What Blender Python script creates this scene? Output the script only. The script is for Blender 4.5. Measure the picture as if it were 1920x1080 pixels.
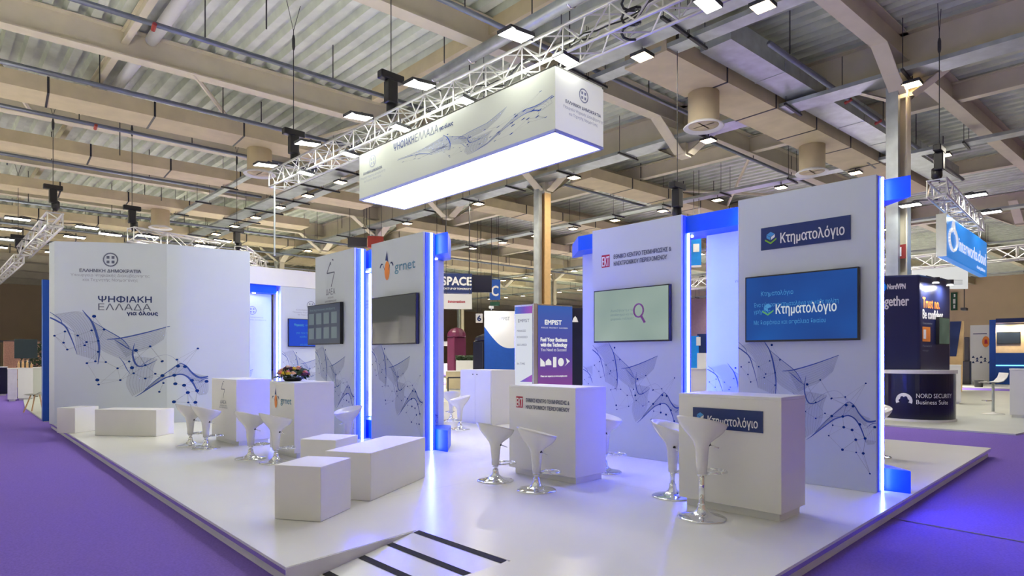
import bpy, math, random
from mathutils import Vector, Matrix, geometry
random.seed(7)
for o in list(bpy.data.objects): bpy.data.objects.remove(o)
C = bpy.context.scene.collection
S = bpy.context.scene
PI = math.pi

# ------------------------------------------------------------------ camera, world, exposure
FPX, CX, HY, HC = 1152.0, 960.0, 672.0, 1.3          # focal length in px, centre, horizon row, eye height over the stage
FWD = math.atan2(0.7184853, 0.6955421)
cam_d = bpy.data.cameras.new('camera'); cam_d.sensor_width = 36; cam_d.lens = FPX / 1920 * 36
cam_d.shift_y = (HY - 540) / 1920; cam_d.clip_end = 300
cam = bpy.data.objects.new('camera', cam_d); C.objects.link(cam)
cam.location = (0, 0, HC); cam.rotation_euler = (PI / 2, 0, FWD - PI / 2)
S.camera = cam
w = bpy.data.worlds.new('hall_ambient'); S.world = w; w.use_nodes = True
w.node_tree.nodes['Background'].inputs[0].default_value = (1.0, 1.0, 0.89, 1)
w.node_tree.nodes['Background'].inputs[1].default_value = 0.42
S.view_settings.view_transform = 'Standard'; S.view_settings.look = 'None'
S.view_settings.gamma = 1; S.view_settings.use_curve_mapping = False
S.view_settings.exposure = -0.2
LED_HEAD_W, WARM_W, BLUE_L, SIGN_L = 42.0, 95.0, 230.0, 2.6

def area_light(name, loc, size, power, color, parent=None, rot=(0, 0, 0), size_y=None, spread=None):
    d = bpy.data.lights.new(name, 'AREA'); d.energy = power; d.color = color; d.size = size
    if size_y: d.shape = 'RECTANGLE'; d.size_y = size_y
    if spread: d.spread = spread
    o = bpy.data.objects.new(name, d); C.objects.link(o); o.parent = parent; o.location = loc; o.rotation_euler = rot
    return o

# ------------------------------------------------------------------ picture point -> world point at a known height / plane / distance
fw = (math.cos(FWD), math.sin(FWD)); rt = (fw[1], -fw[0])
def ray(px, py):
    a = (px - CX) / FPX
    return (fw[0] + a * rt[0], fw[1] + a * rt[1], (HY - py) / FPX)
def atz(px, py, z): d = ray(px, py); t = (z - HC) / d[2]; return Vector((d[0] * t, d[1] * t, z))
def atx(px, py, x): d = ray(px, py); t = x / d[0]; return Vector((x, d[1] * t, HC + d[2] * t))
def aty(px, py, y): d = ray(px, py); t = y / d[1]; return Vector((d[0] * t, y, HC + d[2] * t))
def atd(px, py, k): d = ray(px, py); return Vector((d[0] * k, d[1] * k, HC + d[2] * k))

# ------------------------------------------------------------------ materials
def srgb(r, g, b):
    f = lambda c: (c / 255 / 12.92) if c / 255 <= 0.04045 else ((c / 255 + 0.055) / 1.055) ** 2.4
    return (f(r), f(g), f(b), 1)
def mat(name, col, rough=0.5, metal=0.0, spec=0.5, vary=0.06, scale=8.0, coat=0.0, bump=0.0):
    m = bpy.data.materials.new(name); m.use_nodes = True
    nt = m.node_tree; p = nt.nodes['Principled BSDF']
    tc = nt.nodes.new('ShaderNodeTexCoord'); nz = nt.nodes.new('ShaderNodeTexNoise')
    nz.inputs['Scale'].default_value = scale; nz.inputs['Detail'].default_value = 3
    nt.links.new(tc.outputs['Object'], nz.inputs['Vector'])
    rp = nt.nodes.new('ShaderNodeValToRGB')
    k0, k1 = 1 - vary, 1 + vary
    rp.color_ramp.elements[0].position = 0.3; rp.color_ramp.elements[1].position = 0.7
    rp.color_ramp.elements[0].color = (col[0] * k0, col[1] * k0, col[2] * k0, 1)
    rp.color_ramp.elements[1].color = (min(1, col[0] * k1), min(1, col[1] * k1), min(1, col[2] * k1), 1)
    nt.links.new(nz.outputs['Fac'], rp.inputs['Fac']); nt.links.new(rp.outputs['Color'], p.inputs['Base Color'])
    p.inputs['Roughness'].default_value = rough; p.inputs['Metallic'].default_value = metal
    p.inputs['Specular IOR Level'].default_value = spec; p.inputs['Coat Weight'].default_value = coat
    if bump:
        b = nt.nodes.new('ShaderNodeBump'); b.inputs['Strength'].default_value = bump; b.inputs['Distance'].default_value = 0.01
        nt.links.new(nz.outputs['Fac'], b.inputs['Height']); nt.links.new(b.outputs['Normal'], p.inputs['Normal'])
    return m
def emis(name, col, strength, base=None, sample=True):
    m = bpy.data.materials.new(name); m.use_nodes = True
    p = m.node_tree.nodes['Principled BSDF']
    p.inputs['Base Color'].default_value = base or (0.02, 0.02, 0.02, 1)
    p.inputs['Emission Color'].default_value = (col[0], col[1], col[2], 1)
    p.inputs['Emission Strength'].default_value = strength
    p.inputs['Roughness'].default_value = 0.3
    if not sample: m.cycles.emission_sampling = 'NONE'
    return m
def film(name, col, alpha):
    m = bpy.data.materials.new(name); m.use_nodes = True; nt = m.node_tree
    p = nt.nodes['Principled BSDF']; p.inputs['Base Color'].default_value = col; p.inputs['Alpha'].default_value = alpha
    p.inputs['Roughness'].default_value = 0.95; p.inputs['Specular IOR Level'].default_value = 0.05
    return m
M = {}
M['carpet'] = mat('purple_carpet', srgb(128, 104, 192), 0.95, spec=0.1, vary=0.10, scale=60, bump=0.4)
M['stage'] = mat('white_laminate', (0.80, 0.80, 0.77, 1), 0.24, spec=0.4, vary=0.015, scale=1.5)
M['white'] = mat('white_paint', (0.78, 0.78, 0.78, 1), 0.45, vary=0.012, scale=3)
M['panel'] = mat('white_panel_print', (0.58, 0.63, 0.69, 1), 0.5, vary=0.012, scale=2)
M['bench'] = mat('white_bench', (0.78, 0.77, 0.75, 1), 0.5, vary=0.012, scale=3)
M['blue'] = mat('blue_laminate', (0.0, 0.10, 0.80, 1), 0.4, vary=0.03)
M['ledch'] = mat('glow_blue_channel', (0.10, 0.18, 0.9, 1), 0.5, vary=0.02)  # blue glow of the strip put into the channel colour
M['alu'] = mat('aluminium_trim', (0.75, 0.75, 0.76, 1), 0.22, metal=1.0, vary=0.04)
M['galv'] = mat('galvanised_steel', (0.50, 0.54, 0.55, 1), 0.38, metal=0.7, vary=0.14, scale=3)
M['rail'] = mat('dark_steel_pipe', (0.20, 0.22, 0.27, 1), 0.35, metal=0.6)
M['deck'] = mat('corrugated_deck_steel', (0.70, 0.74, 0.64, 1), 0.45, metal=0.2, vary=0.12, scale=2)
M['beam'] = mat('beige_painted_steel', srgb(214, 205, 182), 0.55, vary=0.05, scale=2)
M['duct'] = mat('beige_duct_board', srgb(204, 190, 156), 0.7, vary=0.08, scale=2)
M['dark'] = mat('dark_steel', (0.05, 0.05, 0.055, 1), 0.45, metal=0.4)
M['black'] = mat('black_plastic', (0.012, 0.012, 0.014, 1), 0.35)
M['grip'] = mat('black_grip_tape', (0.015, 0.015, 0.016, 1), 0.9, scale=200, vary=0.3)
M['chrome'] = mat('chrome', (0.85, 0.86, 0.88, 1), 0.06, metal=1.0, vary=0.01)
M['stoolw'] = mat('white_gloss_plastic', (0.78, 0.77, 0.74, 1), 0.2, spec=0.6, vary=0.01)
M['truss'] = mat('aluminium_truss', (0.80, 0.80, 0.78, 1), 0.35, metal=0.75, vary=0.05)
M['red'] = mat('red_pipe_fitting', srgb(150, 45, 35), 0.5)
M['tancol'] = mat('warm_lit_tan', srgb(214, 176, 120), .5)  # warm light falling on the middle column, put into its tan colour
M['tan'] = mat('far_wall_plaster', srgb(222, 198, 164), 0.8, vary=0.05, scale=0.4)
M['navy'] = mat('navy_booth_print', srgb(34, 42, 84), 0.3, vary=0.06, scale=1)
M['navyd'] = mat('dark_navy_laminate', srgb(14, 18, 48), 0.18, vary=0.06, scale=1)
M['sky'] = mat('bright_blue_print', srgb(0, 140, 235), 0.45)
M['midblue'] = mat('mid_blue_print', srgb(15, 80, 175), 0.45)
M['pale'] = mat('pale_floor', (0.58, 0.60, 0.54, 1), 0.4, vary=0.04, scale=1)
M['wood'] = mat('light_wood', srgb(205, 165, 115), 0.5, vary=0.12, scale=12)
M['cream'] = mat('cream_board', srgb(222, 190, 140), 0.6, vary=0.05)
M['green'] = mat('green_safety_sign', srgb(15, 75, 55), 0.5)
M['leaf'] = mat('dark_leaf', srgb(40, 62, 34), 0.6, vary=0.3, scale=30)
M['orange'] = mat('orange_print', srgb(235, 140, 60), 0.5)
M['purplep'] = mat('magenta_purple_print', srgb(120, 40, 120), 0.45)
M['txt_navy'] = mat('navy_lettering', srgb(28, 48, 104), 0.6)
M['txt_grey'] = mat('slate_lettering', srgb(92, 98, 120), 0.6)
M['txt_soft'] = mat('soft_grey_lettering', srgb(140, 145, 160), 0.6)
M['txt_white'] = mat('white_lettering', (0.85, 0.85, 0.85, 1), 0.6)
M['txt_red'] = mat('crimson_logo', srgb(178, 34, 62), 0.5)
M['txt_steel'] = mat('steel_blue_lettering', srgb(96, 140, 170), 0.6)
M['banner'] = mat('navy_banner', srgb(20, 44, 104), 0.4, vary=0.03)
M['limegreen'] = mat('lime_logo', srgb(125, 178, 40), 0.5)
M['skylogo'] = mat('sky_logo', srgb(70, 150, 215), 0.5)
M['dot'] = mat('print_dot', srgb(26, 56, 128), 0.95, spec=0.05)
M['curve'] = mat('print_line', srgb(74, 94, 160), 0.95, spec=0.05)
M['hair'] = film('print_hairline', srgb(112, 126, 190), 0.34)
M['sheet'] = film('print_tint', srgb(104, 120, 196), 0.15)
M['led_blue'] = emis('blue_led', (0.04, 0.06, 1.0), BLUE_L)
M['led_white'] = emis('led_panel_glow', (1.0, 0.97, 0.9), 22, sample=False)
M['warm'] = emis('warm_lamp_glow', (1.0, 0.72, 0.42), 26, sample=False)
M['spot'] = emis('small_spot_glow', (1, 0.97, 0.95), 14, sample=False)
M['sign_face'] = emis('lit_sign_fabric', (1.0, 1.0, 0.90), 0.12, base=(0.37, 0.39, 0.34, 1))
M['sign_end'] = emis('lit_sign_end', (1.0, 1.0, 0.90), 0.40, base=(0.55, 0.56, 0.50, 1))  # same fabric as the long sides; its brighter light put into colour and glow
M['sign_bottom'] = emis('lit_sign_bottom', (0.97, 1.0, 0.95), SIGN_L, base=(0.8, 0.8, 0.8, 1))
M['sign_rim'] = mat('bluish_sign_rim', srgb(140, 148, 200), 0.4)
M['glow_sky'] = emis('glow_blue_sign', srgb(0, 140, 235), .62, base=srgb(0, 120, 220))  # glow added to lift a sign face that little light reaches
M['glow_txt'] = emis('glow_sign_text', (1, 1, 1), .6, base=(.8, .8, .8, 1))  # lettering given the same added glow as its sign
M['screen_off'] = mat('dark_glass_screen', (0.012, 0.018, 0.028, 1), 0.06, spec=1.0, coat=1.0)

# ------------------------------------------------------------------ mesh builder
class B:
    def __init__(s): s.v = []; s.f = []; s.mi = []; s.cur = 0
    def add(s, vs, fs):
        n = len(s.v); s.v += [tuple(v) for v in vs]
        for f in fs: s.f.append(tuple(i + n for i in f)); s.mi.append(s.cur)
        return s
    def box(s, x0, x1, y0, y1, z0, z1, R=None):
        vs = [Vector((x, y, z)) for z in (z0, z1) for y in (y0, y1) for x in (x0, x1)]
        if R is not None: vs = [R @ v for v in vs]
        return s.add(vs, [(0, 2, 3, 1), (4, 5, 7, 6), (0, 1, 5, 4), (2, 6, 7, 3), (0, 4, 6, 2), (1, 3, 7, 5)])
    def tube(s, p, q, r, n=8, r2=None):
        p = Vector(p); q = Vector(q); d = (q - p)
        if d.length < 1e-6: return s
        d.normalize(); a = d.orthogonal().normalized(); b = d.cross(a); r2 = r if r2 is None else r2
        vs = [p + (a * math.cos(2 * PI * i / n) + b * math.sin(2 * PI * i / n)) * r for i in range(n)]
        vs += [q + (a * math.cos(2 * PI * i / n) + b * math.sin(2 * PI * i / n)) * r2 for i in range(n)]
        fs = [(i, (i + 1) % n, n + (i + 1) % n, n + i) for i in range(n)] + [tuple(range(n))[::-1], tuple(range(n, 2 * n))]
        return s.add(vs, fs)
    def path(s, pts, r, n=8, closed=False):
        k = len(pts)
        for i in range(k if closed else k - 1): s.tube(pts[i], pts[(i + 1) % k], r, n)
        return s
    def lathe(s, prof, c=(0, 0, 0), n=24, zf=None):
        vs = []
        for (r, z) in prof:
            for i in range(n):
                a = 2 * PI * i / n
                zz = z + (zf(r, z, a) if zf else 0)
                vs.append((c[0] + r * math.cos(a), c[1] + r * math.sin(a), c[2] + zz))
        fs = []
        for j in range(len(prof) - 1):
            for i in range(n):
                i2 = (i + 1) % n
                fs.append((j * n + i, j * n + i2, (j + 1) * n + i2, (j + 1) * n + i))
        fs.append(tuple(range(n))[::-1]); m = (len(prof) - 1) * n; fs.append(tuple(range(m, m + n)))
        return s.add(vs, fs)
    def prism(s, poly, z0, z1):
        n = len(poly)
        ar = sum(poly[i][0] * poly[(i + 1) % n][1] - poly[(i + 1) % n][0] * poly[i][1] for i in range(n))
        if ar < 0: poly = poly[::-1]
        vs = [(x, y, z0) for x, y in poly] + [(x, y, z1) for x, y in poly]
        fs = [tuple(range(n))[::-1], tuple(range(n, 2 * n))] + [(i, (i + 1) % n, n + (i + 1) % n, n + i) for i in range(n)]
        return s.add(vs, fs)
    def quad(s, a, b, c, d): return s.add([a, b, c, d], [(0, 1, 2, 3)])
    def sphere(s, c, r, n=10, m=7, sz=1.0):
        prof = [(max(1e-4, r * math.sin(PI * j / m)), -r * sz * math.cos(PI * j / m)) for j in range(m + 1)]
        return s.lathe(prof, c, n)
    def obj(s, name, mats, parent=None, smooth=False, bevel=0.0, loc=None):
        me = bpy.data.meshes.new(name)
        off = Vector(loc) if loc is not None else Vector((0, 0, 0))
        me.from_pydata([tuple(Vector(v) - off) for v in s.v], [], s.f); me.update()
        if not isinstance(mats, (list, tuple)): mats = [mats]
        for m in mats: me.materials.append(m)
        for p, k in zip(me.polygons, s.mi): p.material_index = k; p.use_smooth = smooth
        o = bpy.data.objects.new(name, me); C.objects.link(o)
        if parent is not None: o.parent = parent
        o.location = off
        if bevel:
            bv = o.modifiers.new('edge', 'BEVEL'); bv.width = bevel; bv.segments = 2; bv.limit_method = 'ANGLE'
        return o
def tag(o, label, cat, group=None, kind=None):
    if label: o['label'] = label
    if cat: o['category'] = cat
    if group: o['group'] = group
    if kind: o['kind'] = kind
    return o
def thing(name, label, cat, loc=(0, 0, 0), rz=0.0, group=None, kind=None):
    o = bpy.data.objects.new(name, None); C.objects.link(o); o.empty_display_size = 0.1
    o.location = loc; o.rotation_euler = (0, 0, rz)
    return tag(o, label, cat, group, kind)
def single(name, b, mats, label, cat, group=None, smooth=False, bevel=0.0, kind=None, loc=None):
    if loc is None:
        n = len(b.v); xs = [v[0] for v in b.v]; ys = [v[1] for v in b.v]; zs = [v[2] for v in b.v]
        loc = ((min(xs) + max(xs)) / 2, (min(ys) + max(ys)) / 2, min(zs))
    o = b.obj(name, mats, None, smooth, bevel, loc)
    return tag(o, label, cat, group, kind)
def struct(name, b, mats, smooth=False, bevel=0.0, parent=None, label=None):
    o = b.obj(name, mats, parent, smooth, bevel)
    if parent is None: o['kind'] = 'structure'
    if label: o['label'] = label
    return o
def copy_tree(root, loc, rz, label, group=None):
    r = root.copy(); C.objects.link(r); r.location = loc; r.rotation_euler = (0, 0, rz); r['label'] = label
    if group: r['group'] = group
    for ch in list(root.children):
        c = ch.copy(); C.objects.link(c); c.parent = r
        for g in list(ch.children):
            d = g.copy(); C.objects.link(d); d.parent = c
    return r

# ------------------------------------------------------------------ lettering
def plane(o, u, v):
    u = Vector(u).normalized(); v = Vector(v).normalized(); n = u.cross(v)
    return Matrix(((u.x, v.x, n.x, o[0]), (u.y, v.y, n.y, o[1]), (u.z, v.z, n.z, o[2]), (0, 0, 0, 1)))
_tc = {}
def text_data(s):
    """outlines of a line of text, each filled on its own (some glyphs are built from overlapping strokes)"""
    if s in _tc: return _tc[s]
    c = bpy.data.curves.new('lettering', 'FONT'); c.body = s
    o = bpy.data.objects.new('lettering', c); C.objects.link(o)
    dg = bpy.context.evaluated_depsgraph_get(); dg.update()
    loops = []
    for sp in o.to_curve(dg).splines:
        pts = []; bp = sp.bezier_points; n = len(bp)
        for i in range(n):
            p, q = bp[i], bp[(i + 1) % n]
            line = p.handle_right_type == 'VECTOR' and q.handle_left_type == 'VECTOR'
            for v in ([p.co] if line else geometry.interpolate_bezier(p.co, p.handle_right, q.handle_left, q.co, 4)[:-1]):
                if not pts or (v - pts[-1]).length > 1e-4: pts.append(Vector((v.x, v.y, 0)))
        if len(pts) > 1 and (pts[0] - pts[-1]).length < 1e-4: pts.pop()
        if len(pts) > 2: loops.append(pts)
    bpy.data.objects.remove(o); bpy.data.curves.remove(c)
    def inside(p, L):
        r = False; j = len(L) - 1
        for i in range(len(L)):
            if (L[i].y > p.y) != (L[j].y > p.y) and p.x < (L[j].x - L[i].x) * (p.y - L[i].y) / (L[j].y - L[i].y) + L[i].x: r = not r
            j = i
        return r
    vs, fs = [], []
    within = [[j for j, H in enumerate(loops) if j != k and all(inside(p, H) for p in L)] for k, L in enumerate(loops)]
    for k, L in enumerate(loops):
        if len(within[k]) % 2: continue
        grp = [L] + [loops[j] for j in range(len(loops)) if k in within[j] and len(within[j]) == len(within[k]) + 1]
        flat = [v for g in grp for v in g]; n = len(vs)
        vs += flat
        for t in geometry.tessellate_polygon(grp):
            p, q, r = (flat[i] for i in t)
            t = t if (q - p).cross(r - p).z > 0 else (t[0], t[2], t[1])
            fs.append(tuple(i + n for i in t))
    _tc[s] = (vs, fs)
    return _tc[s]
def put_text(b, s, P, u, v, width=None, height=None, lift=0.003, align='C', bold=0.0):
    """u, v: centre (or left end) of the line on plane P; height = cap height"""
    vs, fs = text_data(s)
    x0 = min(q.x for q in vs); x1 = max(q.x for q in vs)
    sx = width / (x1 - x0) if width else (height / 0.72)
    sy = height / 0.72 if height else sx
    ox = u - (sx * (x1 - x0) / 2 if align == 'C' else 0)
    for dx, dy in ([(0, 0)] if not bold else [(-bold, 0), (bold, 0), (0, bold), (0, -bold)]):
        lift += 0.0002
        b.add([P @ Vector((ox + dx + (q.x - x0) * sx, v + dy + (q.y - 0.36) * sy, lift)) for q in vs], fs)
    return b
def lettering(parent, P, lines, m, name='lettering', lift=0.003):
    for l in lines:
        put_text(B(), l[0], P, l[1], l[2], l[3], l[4], lift, l[5] if len(l) > 5 else 'C', l[6] if len(l) > 6 else 0.0).obj(name, m, parent)
def emblem(parent, P, u, v, r, m):
    b = B(); z = 0.003
    pt = lambda x, y: P @ Vector((u + x, v + y, z))
    n = 26
    for k in range(n):                                    # laurel leaves
        a = 2 * PI * k / n; ca, sa = math.cos(a), math.sin(a); t = a + 1.1
        ct, st = math.cos(t), math.sin(t); L, W = r * 0.24, r * 0.075
        cx, cy = ca * r * 0.88, sa * r * 0.88
        b.quad(pt(cx - ct * L, cy - st * L), pt(cx + st * W, cy - ct * W), pt(cx + ct * L, cy + st * L), pt(cx - st * W, cy + ct * W))
    q = r * 0.5; g = r * 0.13                              # shield with a plain cross left open
    for sx in (-1, 1):
        for sy in (-1, 1):
            x0, x1 = sorted((sx * g, sx * q)); y0, y1 = sorted((sy * g, sy * q))
            b.quad(pt(x0, y0), pt(x1, y0), pt(x1, y1), pt(x0, y1))
    return b.obj('emblem', m, parent)
MINISTRY = ('ΕΛΛΗΝΙΚΗ ΔΗΜΟΚΡΑΤΙΑ', 'Υπουργείο Ψηφιακής Διακυβέρνησης', 'και Τεχνητής Νοημοσύνης')

# ------------------------------------------------------------------ printed wave pattern (metres on a 1.39 x 3.07 panel)
DOTS_BIG = [(.382,1.445),(.75,1.03),(1.123,.835),(1.185,.828),(.988,.718),(1.091,.72),(1.245,.653),(1.1,.614),(1.176,.593),(1.376,.637),(1.209,.5),(1.292,.52),(1.088,.389),(1.276,.373),(.715,.816),(.41,.668)]
DOTS = [(.36,1.273),(.129,1.257),(.239,1.209),(.117,1.121),(.316,1.13),(.3,1.09),(.149,1.039),(.039,1.205),(.419,1.146),(.417,1.012),(.469,1.284),(.878,1.08),(.983,.893),(.834,.848),(1.114,.916),(1.298,1.057),(.924,.741),(.834,.683),(.997,.626),(.96,.517),(1.213,.375),(1.334,.182),(.421,.612),(.612,.665),(.319,.873),(.484,.886),(.393,.896),(.989,.898),(.73,.748),(.588,.81),(.691,.893)]
CURVES = [
 ([(.28,1.52),(.311,1.466),(.354,1.395),(.387,1.297),(.414,1.168),(.427,1.06),(.425,.953),(.415,.86)], [.002,.006,.009,.011,.011,.009,.006,.002]),
 ([(.0,1.425),(.06,1.385),(.132,1.319),(.177,1.198),(.211,1.077),(.233,.978)], [.008,.009,.008,.006,.004,.001]),
 ([(.0,1.49),(.086,1.409),(.114,1.342),(.211,1.253)], [.003,.004,.003,.001]),
 ([(.354,1.395),(.483,1.286),(.619,1.176),(.675,1.098),(.695,1.036)], [.002,.004,.005,.003,.001]),
 ([(.56,1.16),(.619,1.11),(.675,1.06),(.73,1.02)], [.001,.006,.005,.001]),
 ([(.494,1.164),(.619,1.181),(.829,1.246),(1.054,1.332)], [.003,.008,.007,.004]),
 ([(.738,1.12),(.725,1.03),(.723,.96),(.746,.869),(.785,.832),(.854,.854),(.944,.915)], [.001,.006,.008,.009,.008,.005,.001]),
 ([(.6,.95),(.64,.88),(.67,.80),(.7,.74)], [.001,.004,.004,.001]),
 ([(.74,.455),(.8,.502),(.926,.616),(1.012,.688),(1.086,.718),(1.15,.732),(1.204,.701),(1.249,.631),(1.284,.536),(1.30,.48)], [.001,.005,.007,.007,.007,.008,.009,.009,.007,.001]),
 ([(.8,.502),(.9,.63),(.988,.721),(1.068,.797),(1.141,.866),(1.195,.834),(1.24,.758),(1.293,.698),(1.337,.685),(1.39,.70)], [.001,.003,.004,.004,.004,.006,.009,.012,.013,.008]),
 ([(1.3,.62),(1.346,.663),(1.38,.675),(1.39,.67)], [.001,.004,.004,.003]),
 ([(.785,.832),(.868,.908),(.945,.957),(1.021,.975),(1.077,.947),(1.141,.866)], [.002,.002,.001,.001,.001,.001]),
]
def cr(pts, k=7):
    out = []
    P = [pts[0]] + list(pts) + [pts[-1]]
    for i in range(1, len(P) - 2):
        p0, p1, p2, p3 = [Vector(q) for q in P[i - 1:i + 3]]
        for j in range(k):
            t = j / k
            out.append(0.5 * ((2 * p1) + (p2 - p0) * t + (2 * p0 - 5 * p1 + 4 * p2 - p3) * t * t + (3 * p1 - p0 - 3 * p2 + p3) * t ** 3))
    out.append(Vector(P[-2])); return out
def resample(pts, n):
    c = cr(pts, 10); L = [0]
    for i in range(1, len(c)): L.append(L[-1] + (c[i] - c[i - 1]).length)
    out = []; j = 0
    for k in range(n):
        s = L[-1] * k / (n - 1)
        while j < len(L) - 2 and L[j + 1] < s: j += 1
        t = (s - L[j]) / max(1e-9, L[j + 1] - L[j]); out.append(c[j].lerp(c[j + 1], min(1, t)))
    return out
SHEETS = [
 ([(.0,1.46),(.09,1.40),(.2,1.27),(.233,.978)], [(.2,1.5),(.30,1.47),(.40,1.2),(.42,.9)], 9),
 ([(.354,1.395),(.483,1.286),(.619,1.176),(.73,1.02)], [(.40,1.25),(.43,1.06),(.56,.96),(.69,.89)], 9),
 ([(.55,1.165),(.7,1.2),(.86,1.258),(1.054,1.332)], [(.66,.95),(.75,1.0),(.87,1.06),(1.0,1.17)], 9),
 ([(.8,.502),(.95,.68),(1.141,.866),(1.24,.758),(1.39,.70)], [(.76,.47),(.95,.635),(1.12,.728),(1.204,.701),(1.33,.62)], 9),
 ([(.723,.96),(.70,.80),(.665,.62),(.72,.465)], [(.94,.93),(.9,.8),(.9,.7),(.85,.56)], 8),
 ([(1.2,.70),(1.25,.63),(1.284,.536),(1.31,.46)], [(1.39,.65),(1.39,.6),(1.39,.52),(1.37,.47)], 6),
]
def wave(parent, f, sc=1.0, clip=None, rings=True, name='wave_print', mats=None):
    """f(u, v, lift) maps pattern metres to 3D; sc scales the line widths"""
    b = B(); ok = clip or (lambda u, v: True)
    def strip(pts, ws, lift):
        for i in range(len(pts) - 1):
            p, q = pts[i], pts[i + 1]
            if not (ok(*p) and ok(*q)): continue
            d = q - p
            if d.length < 1e-6: continue
            nrm = Vector((-d.y, d.x)).normalized(); a, c = ws[i] * sc, ws[i + 1] * sc
            b.quad(f(p.x - nrm.x * a, p.y - nrm.y * a, lift), f(q.x - nrm.x * c, q.y - nrm.y * c, lift), f(q.x + nrm.x * c, q.y + nrm.y * c, lift), f(p.x + nrm.x * a, p.y + nrm.y * a, lift))
    for A, D, k in SHEETS:
        a = resample(A, 16); d = resample(D, 16); b.cur = 0
        for i in range(15):
            if ok(*a[i]) and ok(*a[i + 1]) and ok(*d[i]) and ok(*d[i + 1]):
                b.quad(f(a[i].x, a[i].y, .0012), f(a[i + 1].x, a[i + 1].y, .0012), f(d[i + 1].x, d[i + 1].y, .0012), f(d[i].x, d[i].y, .0012))
        b.cur = 1
        for j in range(k + 1):
            strip([a[i].lerp(d[i], j / k) for i in range(16)], [.0008] * 16, .0018)
    b.cur = 1; al = [Vector(q) for q in DOTS_BIG + DOTS]
    for i in range(len(al)):
        near = sorted(range(len(al)), key=lambda j: (al[j] - al[i]).length)[1:4]
        for j in near:
            if (al[j] - al[i]).length < 0.26: strip([al[i], al[j]], [.001, .001], .0021)
    for a, c in (((1.088,.389),(1.209,.5)),((1.209,.5),(1.334,.182)),((1.292,.52),(1.276,.373)),((1.213,.375),(1.334,.182)),((1.276,.373),(1.334,.182)),((.75,1.03),(.834,.848)),((1.123,.835),(1.298,1.057)),((.878,1.08),(.73,.9))):
        strip([Vector(a), Vector(c)], [.0012, .0012], .0022)
    b.cur = 2
    for pts, ws in CURVES:
        c = cr(pts, 7); W = []
        for i in range(len(ws) - 1): W += [ws[i] + (ws[i + 1] - ws[i]) * j / 7 for j in range(7)]
        W.append(ws[-1]); strip(c, [x * .72 for x in W], .0026)
    b.cur = 3
    for L, r in ((DOTS_BIG, .0135), (DOTS, .0085)):
        for (u, v) in L:
            if not ok(u, v): continue
            b.add([f(u + r * sc * math.cos(2 * PI * i / 10), v + r * sc * math.sin(2 * PI * i / 10), .003) for i in range(10)], [tuple(range(10))])
    return b.obj(name, mats or [M['sheet'], M['hair'], M['curve'], M['dot']], parent)
ORD = ['first', 'second', 'third', 'fourth', 'fifth', 'sixth', 'seventh', 'eighth', 'ninth', 'tenth', 'eleventh', 'twelfth', 'thirteenth', 'fourteenth', 'fifteenth', 'sixteenth']

# ================================================================== THE HALL SHELL
ZF = -0.13                                                # carpet level; the stand's platform top is z = 0
fl = struct('floor', B().box(-16, 77, -10, 82, ZF - 0.2, ZF), M['carpet'])
s0, s1 = atz(1681, 974, ZF), atz(1920, 1017, ZF)
sd = (s1 - s0).normalized()
sm = B(); a = s0 - sd * 0.05; c = s1 + sd * 3; n_ = Vector((-sd.y, sd.x, 0)) * 0.012
sm.quad(*[v + Vector((0, 0, .004)) for v in (a - n_, c - n_, c + n_, a + n_)]); struct('carpet_seam', sm, M['dark'], parent=fl)
struct('wall_back', B().box(-16, 77, 80, 80.3, ZF, 9.6), M['tan'])
struct('wall_unseen', B().box(-16, 77, -10.3, -10, ZF, 9.6), M['tan'])  # out of view; added to block ambient light from this side
struct('wall_right', B().box(75, 75.3, -10, 80, ZF, 9.6), M['tan'])
# corrugated steel roof deck, ribs running along Y
dk = B(); per, hgt, x = 0.45, 0.17, -16.0
pts = []
while x < 75:
    pts += [(x, 9.26), (x + per * .42, 9.26), (x + per * .52, 9.26 + hgt), (x + per * .9, 9.26 + hgt)]; x += per
for i in range(len(pts) - 1):
    (x0, z0), (x1, z1) = pts[i], pts[i + 1]
    dk.quad((x0, -6, z0), (x0, 80, z0), (x1, 80, z1), (x1, -6, z1))
struct('ceiling', dk, M['deck'])
SK = -0.075                                               # roof frames set slightly skew to the stand, slope fitted to image pixels
def ibeam(b, p, q, zb, h, wd):
    p = Vector((p[0], p[1], 0)); q = Vector((q[0], q[1], 0)); d = q - p; L = d.length; a = math.atan2(d.y, d.x)
    R = Matrix.Translation((p.x, p.y, zb)) @ Matrix.Rotation(a, 4, 'Z')
    b.box(0, L, -wd / 2, wd / 2, 0, .03, R).box(0, L, -wd / 2, wd / 2, h - .03, h, R).box(0, L, -.012, .012, .03, h - .03, R)
    return b
JY = [4.2 + 5.98 * k for k in range(13)]  # roof frame, columns and roof services scaled up about the camera, baked into coordinates
GX = 17.4                                                 # girder line that stands on the columns
for k, y in enumerate(JY):
    b = B(); y0 = y + (GX + 14) * -SK; y1 = y + (GX - 75) * -SK
    ibeam(b, (-14, y0), (75, y1), 8.56, .67, .36)
    struct('roof_beam', b, M['beam'])
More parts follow.
